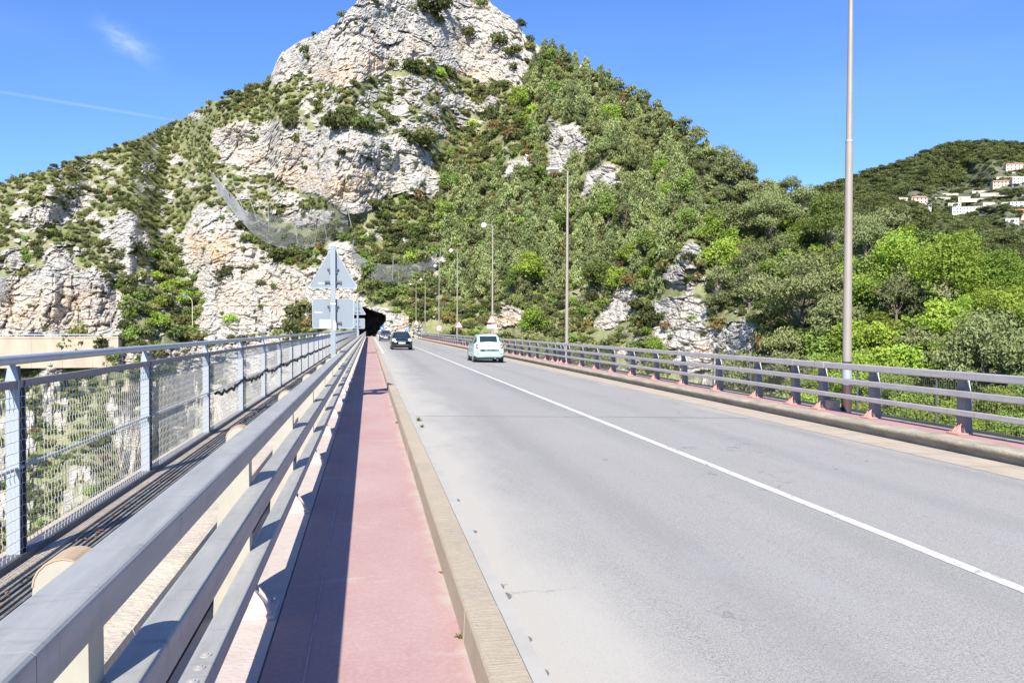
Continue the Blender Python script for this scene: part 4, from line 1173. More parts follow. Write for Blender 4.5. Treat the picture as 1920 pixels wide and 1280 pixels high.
def make_car(sections, width, wheel_x, wheel_r, wb, body_m, glass_k, label, end_glass, ends_y, pillar=.12, roof_m=None):
    """sections: (y, half width, z bottom, z belt, half width top, z roof). rear at y=0, front at y=L."""
    e = empty('car', (0, 0, 0), label=label, cat='car', group='cars driving over the bridge')
    ringn = 10
    A_ = np.array(sections, float); n0 = len(A_); SUB = 4            # smooth the outline between the given stations
    Ap = np.vstack([2 * A_[0] - A_[1], A_, 2 * A_[-1] - A_[-2]]); out = []
    for i_ in range(n0 - 1):
        q0, q1, q2, q3 = Ap[i_:i_ + 4]
        for s_ in range(SUB):
            t_ = s_ / SUB; out.append(.5 * (2 * q1 + (q2 - q0) * t_ + (2 * q0 - 5 * q1 + 4 * q2 - q3) * t_ ** 2 + (3 * q1 - q0 - 3 * q2 + q3) * t_ ** 3))
    out.append(A_[-1]); sections = [tuple(q) for q in out]
    glass_k = (glass_k[0] * SUB + 1, glass_k[1] * SUB - 1); end_glass = [g * SUB + k_ for g in end_glass for k_ in range(SUB)]
    rings = []
    for (y, w, zb, zbelt, wt, zr) in sections:
        pr_ = [(0, zb), (w * .80, zb), (w * .97, zb + .10), (w, zb + .26), (w * .99, (zb + zbelt) * .55), (w * .93, zbelt),
               (wt * 1.02, zr - .11 if zr - zbelt > .25 else zr - .03), (wt * .93, zr - .035 if zr - zbelt > .25 else zr - .008), (wt * .78, zr), (0, zr + .035)]
        rings.append([(x, y, z) for x, z in pr_])
    V = []; ns = len(rings)
    for s_ in (1, -1):
        for r_ in rings: V += [(x * s_, y, z) for x, y, z in r_]
    off = ns * ringn
    body, glass = MB(), MB()
    body_f, glass_f = [], []
    for i in range(ns - 1):
        for j in range(ringn - 1):
            a, b, c, d = i * ringn + j, i * ringn + j + 1, (i + 1) * ringn + j + 1, (i + 1) * ringn + j
            isg = (j == 5 and glass_k[0] <= i < glass_k[1]) or (j in (7, 8) and i in end_glass)
            if j == 7 and i in end_glass: isg = False
            (glass_f if isg else body_f).append((a, d, c, b)); (glass_f if isg else body_f).append((a + off, b + off, c + off, d + off))
    for i in (0, ns - 1):
        f1_ = [i * ringn + j for j in range(ringn)] + [off + i * ringn + j for j in range(ringn - 2, 0, -1)]
        body_f.append(tuple(f1_ if i == 0 else f1_[::-1]))
    body.add(V, body_f); glass.add(V, glass_f)
    bo = body.build('body', body_m, e, smooth=True)
    for me_ in (bo.data,):
        me_.validate()
    go = glass.build('windows', mglass, e, smooth=True)
    mg = MB()
    mg.box(-width / 2 * .93, width / 2 * .93, .25, sections[-1][0] - .25, .17, .32); mg.build('underbody', mtrim, e)
    for sx_ in (-1, 1):
        for yw in wheel_x:
            t_ = MB(); t_.tube([(sx_ * (width / 2 - .205), yw, wheel_r), (sx_ * (width / 2 - .015), yw, wheel_r)], wheel_r, 24)
            wo = t_.build('wheel', mtyre, e)
            r2 = MB(); r2.tube([(sx_ * (width / 2 - .02), yw, wheel_r), (sx_ * (width / 2 - .004), yw, wheel_r)], wheel_r * .66, 16); r2.build('rim', mrim_, wo)
            ar = MB(); ar.tube([(sx_ * (width / 2 - .03), yw, wheel_r + .02), (sx_ * (width / 2 - .010), yw, wheel_r + .02)], wheel_r * 1.12, 24); ar.build('wheel_arch', mtrim, e)
    return e, bo
def mirror(e, x, y, z, m):
    for s_ in (-1, 1):
        mb = MB(); mb.lathe([(0, -.07), (.075, -.055), (.09, 0), (.07, .06), (0, .075)], (0, 0, 0), 10); o = mb.build('mirror', m, e, smooth=True)
        o.scale = (1, .6, 1); o.location = (s_ * x, y, z)
def blob(e, name, m, c, sx, sy, sz, k=14):
    mb = MB(); prof = [(math.sin(t), -math.cos(t)) for t in np.linspace(0, math.pi, 9)]
    mb.lathe(prof, (0, 0, 0), k); o = mb.build(name, m, e, smooth=True); o.scale = (sx, sy, sz); o.location = c; return o

# mint green city car seen from the rear
mint = paint('mint green paint', (0.40, 0.60, 0.52))
S = [(-.05, .50, .44, .60, .44, .68), (.02, .72, .30, .80, .60, .92), (.12, .79, .26, .90, .62, 1.0), (.30, .81, .24, .96, .60, 1.06), (.62, .815, .22, 1.0, .57, 1.41), (.95, .81, .21, 1.0, .575, 1.455),
     (1.55, .81, .20, .99, .58, 1.465), (2.05, .81, .20, .98, .56, 1.42), (2.62, .80, .20, .96, .60, 1.05), (2.95, .79, .21, .90, .62, .95), (3.25, .74, .22, .80, .56, .86), (3.45, .62, .26, .66, .46, .74), (3.54, .45, .32, .55, .34, .62)]
car, bo = make_car(S, 1.60, (.62, 2.92), .29, 2.3, mint, (3, 8), 'mint green city car driving away in the right lane', (3, 7), 0)
for s_ in (-1, 1):
    a = blob(car, 'tail_lamp', mredl, (s_ * .63, .07, .84), .085, .13, .135); b = blob(a, 'lens', mint, (0, -.30, 0), .58, .86, .62)
    blob(car, 'reflector', mtrim, (s_ * .58, .03, .46), .10, .07, .02)
mb = MB(); mb.box(-.27, .27, -.045, .06, .74, .85); mb.build('number_plate', mat('rear number plate', (.50, .60, .62), rough=.4), car)
mb = MB(); mb.box(-.16, .16, -.05, .06, .865, .89); mb.build('hatch_handle', mchrome, car)
blob(car, 'badge', mchrome, (0, .12, .945), .05, .02, .03)
mb = MB(); mb.box(-.55, .55, .05, .2, .24, .34); mb.build('bumper_skirt', mtrim, car)
mirror(car, .90, 2.25, .98, mtrim)
mb = MB(); mb.prism_y([(-.50, 1.375), (.50, 1.375), (.46, 1.43), (-.46, 1.43)], .53, .66); mb.build('spoiler', mint, car)
for s_ in (-1, 1): blob(car, 'seat_head', mat('pale headrest', (.6, .6, .58), rough=.8), (s_ * .33, 1.0, 1.08), .13, .07, .11)
mb = MB(); mb.tube([(.30, .0, .24), (.30, .25, .24)], .035, 10); mb.build('exhaust', mchrome, car)
YM = 44.3; car.scale = (1.08,) * 3; car.location = (6.63, YM, -.143); car.rotation_euler = (0, 0, R(-0.5))

# black compact car, front view, round bright lamps
blk = paint('gloss black paint', (0.008, 0.012, 0.016), rough=.2)
S = [(0.0, .60, .35, .75, .50, .85), (.08, .80, .28, .88, .62, .98), (.35, .855, .22, .95, .62, 1.36), (.9, .865, .20, .97, .62, 1.41), (1.7, .865, .20, .96, .63, 1.42), (2.25, .86, .20, .95, .60, 1.37),
     (2.85, .85, .20, .94, .66, .99), (3.3, .84, .22, .88, .64, .93), (3.62, .80, .24, .78, .58, .84), (3.76, .74, .28, .66, .50, .74), (3.82, .62, .34, .56, .42, .62)]
car, bo = make_car(S, 1.70, (.62, 3.08), .31, 2.46, blk, (1, 6), 'black compact car with round headlights coming towards the camera', (1, 5), 0)
for s_ in (-1, 1):
    a = blob(car, 'headlight', mlens, (s_ * .62, 3.66, .76), .15, .12, .15); blob(a, 'lens', mchrome, (0, .60, 0), .5, .5, .42)
    blob(car, 'fog_lamp', mlens, (s_ * .55, 3.77, .42), .06, .03, .06)
    blob(car, 'indicator', mlens, (s_ * .46, 3.76, .60), .07, .03, .045)
mb = MB(); mb.box(-.26, .26, 3.835, 3.85, .50, .61); mb.build('number_plate', mplate, car)
mb = MB(); mb.prism_y([(-.42, .62), (.42, .62), (.36, .76), (-.36, .76)], 3.72, 3.80); mb.build('grille', mtrim, car)
mb = MB(); mb.prism_y([(-.5, .36), (.5, .36), (.44, .46), (-.44, .46)], 3.76, 3.83); mb.build('lower_grille', mtrim, car)
mirror(car, .94, 2.45, 1.0, blk)
car.scale = (1.08,) * 3; car.location = (2.75, 68.6 + 4.1, -.045); car.rotation_euler = (0, 0, R(180))
# dark grey hatchback behind it
gry = paint('dark grey paint', (0.085, 0.09, 0.12), rough=.25, metal=.4)
S = [(0.0, .60, .38, .80, .52, .92), (.1, .80, .28, .92, .60, 1.05), (.5, .87, .22, .98, .60, 1.42), (1.2, .885, .20, .99, .62, 1.49), (2.1, .885, .20, .98, .62, 1.48), (2.6, .88, .20, .97, .58, 1.40),
     (3.35, .86, .20, .94, .66, 1.02), (3.8, .84, .22, .86, .62, .92), (4.05, .78, .25, .74, .54, .78), (4.15, .62, .32, .60, .44, .66)]
car, bo = make_car(S, 1.76, (.72, 3.30), .32, 2.58, gry, (1, 6), 'dark grey hatchback approaching just outside the tunnel', (1, 5), 0, roof_m=None)
for s_ in (-1, 1):
    o = blob(car, 'headlight', mlens, (s_ * .62, 3.93, .74), .17, .12, .075); o.rotation_euler = (0, s_ * R(-14), 0)
    mb = MB(); mb.prism_y([(s_ * .03, .70), (s_ * .46, .79), (s_ * .46, .75), (s_ * .03, .62)] if s_ > 0 else [(-.03, .62), (-.46, .75), (-.46, .79), (-.03, .70)], 4.06, 4.12); mb.build('chrome_wing', mchrome, car)
blob(car, 'badge', mchrome, (0, 4.10, .69), .10, .04, .10)
mb = MB(); mb.box(-.26, .26, 4.15, 4.165, .44, .55); mb.build('number_plate', mplate, car)
mb = MB(); mb.box(-.6, .6, 4.05, 4.13, .34, .46); mb.build('lower_grille', mtrim, car)
mirror(car, .97, 2.85, 1.02, gry)
car.scale = (1.04,) * 3; car.location = (2.32, 115.3 + 4.3, -.034); car.rotation_euler = (0, 0, R(180))

# weeds at the foot of the kerb
mw_ = leafmat('weed leaves', (0.13, 0.17, 0.05), rand=.6); md_ = leafmat('dry weed', (0.36, 0.22, 0.12), rand=.4)
def weed(x, y, z, s, m, n_, label, grp):
    mb = MB()
    for k in range(n_):
        a = random.uniform(0, 6.28); el = random.uniform(.1, 1.1); L = s * random.uniform(.5, 1); w = s * .10
        d = Vector((math.cos(a) * math.cos(el), math.sin(a) * math.cos(el), math.sin(el))); sd = Vector((-math.sin(a), math.cos(a), 0)) * w
        b0 = Vector((random.uniform(-.2, .2) * s, random.uniform(-.5, .5) * s, 0)); m1 = b0 + d * L * .6
        mb.add([b0, m1 + sd, b0 + d * L, m1 - sd], [(0, 1, 2, 3)])
    o = mb.build('weed', m); o.location = (x, y, z); tag(o, label, 'weed', grp); return o
for k, (y, s_, kind) in enumerate([(2.95, .05, 1), (3.15, .06, 1), (4.05, .04, 0), (5.15, .03, 1), (13.5, .05, 0)]):
    weed(.455, y, ZP, s_, md_ if kind else mw_, 26, {2.95: 'thin dried weed at the kerb foot, nearer of the close pair', 3.15: 'larger brown dried weed at the kerb foot, just past the thin one', 5.15: 'tiny dry weed at the kerb foot beyond the others', 4.05: 'small green weed at the kerb foot on the near red path', 13.5: 'far green weed at the kerb foot before the sign shadow'}[y], 'dry weeds along the kerb' if kind else 'green weeds along the kerb')
for y, s_, lb in ((15.4, .10, 'farther green tuft on the road side of the kerb by the road joint'), (14.4, .07, 'nearer green tuft on the road side of the kerb')): weed(.93, y, .005, s_, mw_, 40, lb, 'green tufts in the gutter')

# ------------------------------------------------------------------ vegetation
def leaf_cloud(n_, lobes, size, up=0.0, aspect=1.6, seed=0, inner=.72, hemi=False, rnd=.75):
    """many small leaf-clump faces spread through several lobes. lobes: (x, y, z, rx, rz, weight)"""
    g = np.random.default_rng(seed)
    L = np.array(lobes, float); w = L[:, 5] / L[:, 5].sum()
    k = g.choice(len(L), n_, p=w)
    d = g.normal(size=(n_, 3)); d /= np.linalg.norm(d, axis=1, keepdims=True)
    if hemi: d[:, 2] = np.where(d[:, 2] < -.35, -d[:, 2], d[:, 2])
    rad = inner + (1.06 - inner) * g.random(n_) ** .7
    lump = 1 + .22 * np.sin(d[:, 0] * 5 + k * 1.7) * np.sin(d[:, 1] * 5 + k) + .15 * np.sin(d[:, 2] * 9 + k * 2.1)
    c = L[k, :3] + d * np.stack([L[k, 3], L[k, 3], L[k, 4]], 1) * (rad * lump)[:, None]
    nrm = d + g.normal(size=(n_, 3)) * rnd; nrm /= np.linalg.norm(nrm, axis=1, keepdims=True)
    t_ = g.normal(size=(n_, 3)); t_[:, 2] = t_[:, 2] * (1 - up) + up * 2.5
    t_ -= nrm * (t_ * nrm).sum(1, keepdims=True); t_ /= np.linalg.norm(t_, axis=1, keepdims=True)
    b = np.cross(nrm, t_)
    s = size * (.6 + .8 * g.random(n_))[:, None]
    a = aspect
    V = np.stack([c - t_ * s * a * .5, c + b * s * .5 + nrm * s * .12, c + t_ * s * a * .5, c - b * s * .5 + nrm * s * .12], 1).reshape(-1, 3)
    Q_ = np.arange(4 * n_).reshape(-1, 4)
    return V, Q_

GREEN = {
    'olive':  leafmat('olive scrub leaves', (0.225, 0.245, 0.10), rand=.8),
    'dark':   leafmat('dark evergreen leaves', (0.115, 0.140, 0.052)),
    'grey':   leafmat('grey green leaves', (0.26, 0.265, 0.17)),
    'bright': leafmat('fresh green leaves', (0.235, 0.33, 0.055), rand=.8, trans=.35),
    'mid':    leafmat('mid green leaves', (0.17, 0.245, 0.06), rand=.9, trans=.3),
    'yellow': leafmat('yellow blossom', (0.30, 0.24, 0.035), rand=.6),
    'rust':   leafmat('rusty leaves', (0.235, 0.18, 0.075), rand=.3),
    'pine':   leafmat('pine needles', (0.185, 0.215, 0.09), rand=.6, trans=.15),
    'young':  leafmat('young pine needles', (0.24, 0.285, 0.12), rand=.7, trans=.2),
    'twig':   leafmat('bare grey twigs', (0.22, 0.20, 0.17), rand=.5),
}
BARK = mat('bark', (0.16, 0.13, 0.105), rough=.95, var=.3, vscale=6)

def shrub_mesh(kind, v):
    g = random.Random(v * 31 + 5)
    lobes = [(0, 0, .42, .62, .46, 2.2)]
    for k in range(5):
        a = g.uniform(0, 6.28); r_ = g.uniform(.3, .62); lobes.append((math.cos(a) * r_, math.sin(a) * r_, g.uniform(.2, .5), g.uniform(.26, .42), g.uniform(.24, .38), 1))
    sp = {'yellow': .10, 'twig': .09}.get(kind, .13)
    V, Q_ = leaf_cloud(420 if kind != 'twig' else 260, lobes, sp, up=.35, seed=v * 7 + len(kind), hemi=True, inner=.55)
    return quadmesh('foliage', V, Q_, GREEN[kind], False)

def trunk_mesh(h, r0, seed, limbs, lean=.1, zbase=-.8):
    g = random.Random(seed); mb = MB()
    pts = [Vector((0, 0, zbase))]; p_ = Vector((0, 0, 0)); pts.append(p_.copy())
    dx, dy = g.uniform(-lean, lean), g.uniform(-lean, lean)
    for k in range(4):
        p_ = p_ + Vector((dx * h / 4 + g.uniform(-.05, .05) * h / 4, dy * h / 4, h / 4)); pts.append(p_.copy())
    mb.tube(pts, [r0 * 1.2, r0, r0 * .85, r0 * .7, r0 * .5, r0 * .3], 7)
    for (x, y, z) in limbs:
        t_ = min(max((z - .25 * h) / h, .3), .9); i0 = 1 + int(t_ * 4 - .01)
        s0 = pts[min(i0, 5)]
        m_ = (s0 + Vector((x, y, z))) / 2 + Vector((0, 0, -.06 * h))
        mb.tube([s0, m_, Vector((x, y, z))], [r0 * .4, r0 * .28, r0 * .1], 5)
    return mb

def tree_parts(kind, v, nleaf, leaf):
    """unit trees about 1 m tall, scaled on placing. returns (crown mesh, trunk builder)"""
    g = random.Random(v * 97 + 3)
    if kind == 'pine':            # Aleppo pine: leaning trunk and broad, flattened, clumpy crown
        lobes = [(0, 0, .82, .25, .12, 1.5)]
        for k in range(9):
            a = k * 2.4 + g.uniform(-.4, .4); r_ = g.uniform(.16, .36)
            lobes.append((math.cos(a) * r_, math.sin(a) * r_, .82 - r_ * g.uniform(.5, 1.0), g.uniform(.13, .21), g.uniform(.07, .11), 1))
        for k in range(4):
            a = g.uniform(0, 6.28); lobes.append((math.cos(a) * .22, math.sin(a) * .22, g.uniform(.35, .5), .14, .08, .7))
        V, Q_ = leaf_cloud(nleaf, lobes, leaf, up=.5, aspect=2.2, seed=v, inner=.35)
        return (V, Q_, GREEN['pine']), trunk_mesh(.75, .028, v, [(l_[0], l_[1], l_[2]) for l_ in lobes[1:]], .15)
    if kind == 'young':           # young pine: narrow feathery upward shoots
        lobes = []
        for k in range(7):
            z = .22 + .11 * k; r_ = .22 * (1.15 - z) + .02
            for q in range(3 if k < 5 else 1):
                a = g.uniform(0, 6.28); lobes.append((math.cos(a) * r_ * .8, math.sin(a) * r_ * .8, z, .12, .13, 1))
        V, Q_ = leaf_cloud(nleaf, lobes, leaf, up=.9, aspect=3.0, seed=v + 50, inner=.3)
        return (V, Q_, GREEN['young']), trunk_mesh(.9, .018, v, [(l_[0], l_[1], l_[2]) for l_ in lobes[:6]], .05)
    lobes = [(0, 0, .62, .27, .27, 2)]     # broadleaf: many rounded lobes
    for k in range(12):
        a = g.uniform(0, 6.28); e_ = g.uniform(-.35, 1.3); r_ = g.uniform(.2, .30)
        lobes.append((math.cos(a) * math.cos(e_) * r_, math.sin(a) * math.cos(e_) * r_, .60 + math.sin(e_) * r_, g.uniform(.10, .17), g.uniform(.10, .16), 1))
    V, Q_ = leaf_cloud(nleaf, lobes, leaf, up=0, aspect=1.35, seed=v + 90, inner=.55)
    return (V, Q_, GREEN[kind]), trunk_mesh(.6, .024, v, [(l_[0], l_[1], l_[2]) for l_ in lobes[1:9]], .1)

# prototypes: name -> list of (crown mesh, trunk mesh); detail levels by distance
PROTO = {}
def proto(kind, lvl):
    key = (kind, lvl)
    if key not in PROTO:
        out = []
        for v in range(3 if lvl == 'near' else 4):
            nl, lf = {'near': (9000, .017), 'mid': (2600, .034), 'far': (900, .055)}[lvl]
            if kind == 'young': nl, lf = {'near': (6000, .016), 'mid': (1700, .028), 'far': (700, .042)}[lvl]
            if kind == 'pine': nl, lf = {'near': (11000, .013), 'mid': (3000, .024), 'far': (1000, .042)}[lvl]
            (V, Q_, m_), tm = tree_parts(kind, v + len(kind) * 3, nl, lf)
            cm = quadmesh('crown', V, Q_, m_, False)
            tme = bpy.data.meshes.new('trunk'); tme.from_pydata(tm.v, [], tm.f); tme.materials.append(BARK); tme.update()
            out.append((cm, tme))
        PROTO[key] = out
    return PROTO[key]
SHRUBS = {k: [shrub_mesh(k, v) for v in range(3)] for k in ('olive', 'dark', 'grey', 'bright', 'mid', 'yellow', 'rust', 'twig')}

def wchoice(ws):
    r_ = random.random() * sum(w for _, w in ws)
    for k, w in ws:
        r_ -= w
        if r_ <= 0: return k
    return ws[-1][0]

def region(px, py):
    """what grows where, read off the photograph: list of (kind, weight), size in metres"""
    if px > 1480 and py > 400 and not (px < 1560 and py < 470):
        if px < 1700 and py < 470: return 'right ridge', [('pine', 5), ('mid', 1.5)], (4.5, 6.5)
        return 'right valley side', [('bright', 6), ('mid', 2.2), ('pine', .4)], (5, 8.5)
    if px > 1330 and py < 420: return 'right ridge', [('pine', 5), ('young', 1.2), ('mid', .4)], (4, 6)
    if px > 1330: return 'slope above the white rocks', [('pine', 4.5), ('mid', 1.5), ('bright', 1.2), ('young', 1)], (5.5, 9)
    if px > 1060 and py < 560: 
        edge = interp(px, SKY) + 75
        if py < edge: return 'right ridge', [('pine', 2.6), ('young', 3)], (4, 6)
        return 'middle of the green slope', [('young', 6), ('pine', .7), ('mid', .9), ('bright', .7)], (4.5, 8)
    if px > 830 and py > 330 and py < 560: return 'middle of the green slope', [('young', 5), ('mid', .6), ('dark', 0), ('pine', .4)], (4, 7.5)
    if px > 930 and py <= 330 and py > interp(px, SKY) and px > 985 + (py - 150) * .1 : return 'upper green slope', [('young', 4), ('mid', 1), ('pine', .8)], (4, 7)
    return None, None, None

def shrub_region(px, py):
    if px > 1330 and py > 380 and px > 1480: return 'right valley side', [('bright', 5), ('mid', 4), ('olive', 1), ('twig', .5)], (1.8, 3.6)
    if px > 690 and py > 560: return 'foot of the slope', [('olive', 4), ('mid', 1.5), ('dark', 2), ('twig', 1), ('rust', .6), ('bright', .7)], (1.4, 3.4)
    if 225 < px < 390 and 470 < py < 640: return 'green gully by the lower crag', [('mid', 4), ('bright', 2.4), ('dark', 2.5), ('olive', 2), ('rust', .3)], (2.0, 4.4)
    if 440 < px < 900 and 130 < py < 215: return 'terrace under the summit crag', [('yellow', 2.2), ('olive', 3), ('grey', 2), ('dark', 1.5), ('rust', .5)], (1.2, 2.8)
    if 850 < px < 1010 and 210 < py < 340: return 'upper green slope', [('olive', 3), ('mid', 3), ('rust', 1.6), ('dark', 1.5)], (1.8, 4)
    if px < 560 and py < 420: return 'long left ridge', [('olive', 5), ('dark', 2.0), ('grey', 3), ('rust', .3), ('mid', .6)], (.9, 2.4)
    if px < 400: return 'lower left slope', [('olive', 4), ('dark', 2.2), ('grey', 2.4), ('mid', 1.2), ('rust', .3), ('bright', .2)], (1.0, 2.6)
    if py > 400: return 'slope above the tunnel', [('olive', 3.5), ('dark', 3), ('mid', 1.6), ('rust', .4), ('grey', .6), ('bright', .3)], (1.6, 4)
    return 'slope between the crags', [('olive', 4), ('dark', 3), ('grey', 1.4), ('rust', .5), ('mid', .8)], (1.4, 3.6)

PL = []        # (kind, form, px, py, world pos, size, region)
occ = {}
occS = {}
def free(px, py, r_):
    c = int(px // 24), int(py // 24)
    for i in range(c[0] - 3, c[0] + 4):
        for j in range(c[1] - 3, c[1] + 4):
            for (x, y, q) in occ.get((i, j), ()):
                if (x - px) ** 2 + (y - py) ** 2 < ((r_ + q) * .5) ** 2: return False
    occ.setdefault(c, []).append((px, py, r_)); return True
def put(form, kind, px, py, size, reg):
    p_, ri, ci = ground(px, py)
    PL.append((kind, form, px, py, p_, size, reg, D[ri, ci]))

# single trees and bushes that stand out in the photograph
for kind, px, py, pr_ in [
    ('pine', 1500, 625, 155), ('pine', 1560, 660, 100), ('pine', 1680, 625, 100), ('pine', 1850, 790, 190), ('pine', 1370, 365, 75), ('pine', 1620, 520, 105), ('pine', 1650, 480, 90), ('pine', 1362, 455, 80),
    ('pine', 1440, 460, 105), ('pine', 1410, 530, 75), ('pine', 1510, 410, 60), ('pine', 1482, 372, 42), ('pine', 1400, 345, 46), ('pine', 1355, 312, 42), ('pine', 1278, 250, 34),
    ('pine', 1232, 222, 34), ('pine', 1185, 192, 34), ('pine', 1305, 275, 36), ('pine', 1160, 175, 28), ('pine', 1720, 700, 90), ('pine', 1575, 410, 40), ('pine', 1470, 700, 80), ('pine', 1480, 745, 90),
    ('bright', 1690, 570, 120), ('bright', 1640, 480, 55), ('bright', 1780, 600, 150), ('bright', 1880, 590, 110), ('bright', 1440, 545, 60), ('bright', 1230, 690, 50), ('bright', 1000, 625, 55),
    ('bright', 990, 545, 60), ('bright', 1340, 450, 60), ('bright', 1160, 560, 55), ('bright', 970, 210, 42), ('bright', 1800, 530, 85), ('mid', 1745, 525, 90), ('mid', 1550, 470, 100), ('mid', 1530, 560, 90)]:
    p_, ri, ci = ground(px, py); s_ = pr_ * D[ri, ci] / F / {'pine': .78}.get(kind, .72)
    occ.setdefault((int(px // 24), int(py // 24)), []).append((px, py - pr_ * .3, pr_ * .8))
    put('tree', kind, px, py, s_, region(px, py)[0] or 'foot of the slope')
for kind, px, py, pr_ in [
    ('dark', 545, 245, 34), ('dark', 635, 250, 60), ('dark', 672, 246, 50), ('dark', 655, 232, 46), ('dark', 556, 268, 30), ('dark', 573, 100, 24), ('dark', 580, 112, 20), ('dark', 806, 30, 50), ('dark', 830, 22, 44),
    ('dark', 820, 42, 30), ('olive', 872, 70, 32), ('dark', 790, 20, 34), ('dark', 770, 135, 36), ('dark', 800, 140, 34), ('bright', 822, 146, 28), ('dark', 848, 148, 30), ('dark', 905, 15, 34), ('dark', 702, 8, 16),
    ('dark', 590, 48, 12), ('olive', 640, 32, 18), ('dark', 705, 245, 22), ('dark', 780, 275, 56), ('olive', 800, 268, 40), ('dark', 720, 282, 20), ('dark', 723, 294, 14), ('dark', 692, 304, 18), ('dark', 640, 290, 22),
    ('dark', 575, 320, 18), ('dark', 515, 332, 16), ('dark', 460, 455, 28), ('dark', 455, 432, 30), ('dark', 525, 488, 44), ('dark', 548, 480, 34), ('dark', 500, 470, 20), ('dark', 420, 518, 34), ('dark', 410, 528, 26),
    ('dark', 458, 512, 12), ('dark', 512, 516, 12), ('olive', 570, 395, 26), ('dark', 700, 392, 28), ('dark', 805, 400, 46), ('rust', 790, 380, 40), ('dark', 775, 405, 34), ('dark', 820, 300, 30), ('dark', 835, 330, 28),
    ('dark', 948, 165, 24), ('dark', 960, 130, 20), ('olive', 940, 90, 40), ('olive', 965, 105, 36), ('dark', 975, 28, 22), ('dark', 995, 78, 22), ('olive', 995, 95, 28), ('dark', 560, 600, 50), ('dark', 550, 625, 56),
    ('dark', 590, 590, 36), ('olive', 575, 575, 30), ('dark', 480, 265, 22), ('dark', 600, 205, 26), ('rust', 960, 260, 36), ('rust', 930, 250, 34), ('rust', 1050, 366, 22), ('bright', 880, 240, 26), ('bright', 985, 235, 42),
    ('bright', 1000, 220, 34), ('bright', 430, 605, 30), ('bright', 320, 545, 34), ('bright', 300, 575, 34), ('bright', 345, 560, 28), ('dark', 250, 590, 50), ('dark', 270, 560, 46), ('dark', 240, 620, 44), ('bright', 300, 610, 30),
    ('yellow', 640, 175, 22), ('yellow', 665, 162, 20), ('yellow', 690, 150, 18), ('yellow', 830, 160, 16), ('yellow', 880, 178, 18), ('yellow', 860, 165, 18), ('yellow', 480, 160, 12),
    ('olive', 1420, 690, 46), ('rust', 1250, 620, 26), ('dark', 1200, 585, 50), ('dark', 1190, 610, 46), ('dark', 1240, 600, 30), ('olive', 1310, 500, 30), ('dark', 1292, 490, 28),
    ('dark', 700, 545, 40), ('mid', 720, 560, 44), ('mid', 750, 555, 46), ('mid', 690, 520, 42), ('dark', 655, 335, 12), ('olive', 40, 650, 30), ('dark', 190, 655, 40), ('dark', 95, 662, 26), ('dark', 148, 662, 60), ('olive', 150, 645, 46), ('dark', 6, 660, 50), ('olive', 380, 640, 40)]:
    p_, ri, ci = ground(px, py); s_ = pr_ * D[ri, ci] / F / 1.5
    occ.setdefault((int(px // 24), int(py // 24)), []).append((px, py - pr_ * .25, pr_ * .7))
    put('shrub', kind, px, py, s_, shrub_region(px, py)[0])
# explicit bushes may sit on rock; everything else keeps to the soil
def rock_at(px, py):
    p_, ri, ci = ground(px, py); return rock[ri, ci], p_, D[ri, ci]
rs = random.Random(5)
random.seed(21)
for it in range(9000):                   # trees
    px = rs.uniform(830, 2050); py = rs.uniform(95, 900)
    if py < interp(px, SKY) + 2: continue
    reg, ws, sz = region(px, py)
    if not ws: continue
    rk, p_, d_ = rock_at(px, py)
    if rk > .3 or p_[2] < -40: continue
    if -4 < p_[0] < 14.5 and p_[1] < 160: continue
    kind = wchoice(ws)
    # clumps of one kind, as in the photograph
    cl = vnoise(np.array([px / 90.]), np.array([py / 60.]), np.array([3.]), 12)[0]
    if px > 1480 and py > 430: kind = 'bright' if cl < .60 else ('mid' if cl < .74 else kind)
    s_ = random.uniform(*sz) * (1.0 if px < 1500 else 1.05)
    pr_ = s_ * F / d_ * {'pine': .75, 'young': .42}.get(kind, .62)
    if not free(px, py, pr_ * (.62 if px < 1450 else .5)): continue
    if px > 1560 and py - pr_ * 1.15 < interp(px, [(1560, 352), (1640, 372), (1700, 392), (1750, 418), (1800, 448), (1850, 462), (1920, 470), (2100, 480)]): continue
    if px < 1470 and max(rock_at(px + a_ * pr_, py - b_ * pr_)[0] for a_, b_ in ((0, .25), (0, .5), (0, .8), (-.3, .5), (.3, .5))) > .5: continue
    put('tree', kind, px, py, s_, reg)
ntree = len([1 for q in PL if q[1] == 'tree'])
occ = {k: [(x, y, q * .45) for x, y, q in v] for k, v in occ.items()}     # bushes grow under the trees too
for it in range(90000):                  # shrubs
    u_r = rs.random()
    px = rs.uniform(-120, 1500) if u_r < .8 else rs.uniform(1300, 2100)
    py = rs.uniform(0, 700) if (u_r < .7 or u_r > .9) else rs.uniform(560, 1050)
    if py < interp(px, SKY) + 1: continue
    rk, p_, d_ = rock_at(px, py)
    if rk > .35 and rs.random() > (.015 if py > 160 or px < 560 else .006): continue
    if -4.5 < p_[0] < 14.5 and p_[1] < 172 and p_[2] < 3.0: continue
    if mw.any() and 650 < px < 728 and 570 < py < 640: continue
    reg, ws, sz = shrub_region(px, py)
    kind = wchoice(ws)
    cl = vnoise(np.array([px / 40.]), np.array([py / 26.]), np.array([7.]), 19)[0]
    if cl > .68 and random.random() < .6: kind = 'dark'
    s_ = random.uniform(*sz) * (.6 if rk > .35 else 1) * (.75 + .8 * cl)
    pr_ = s_ * F / d_ * .9
    if not free(px, py, pr_ * ((.46 if px < 600 else .42) if rk < .35 else 1.5)): continue
    if rk < .35 and max(rock_at(px, py - pr_ * .5)[0], rock_at(px, py - pr_)[0]) > .6 and rs.random() < (.6 if px < 1080 else .97): continue
    put('shrub', kind, px, py, s_ * .60, reg)
print('placed trees', ntree, 'all', len(PL))

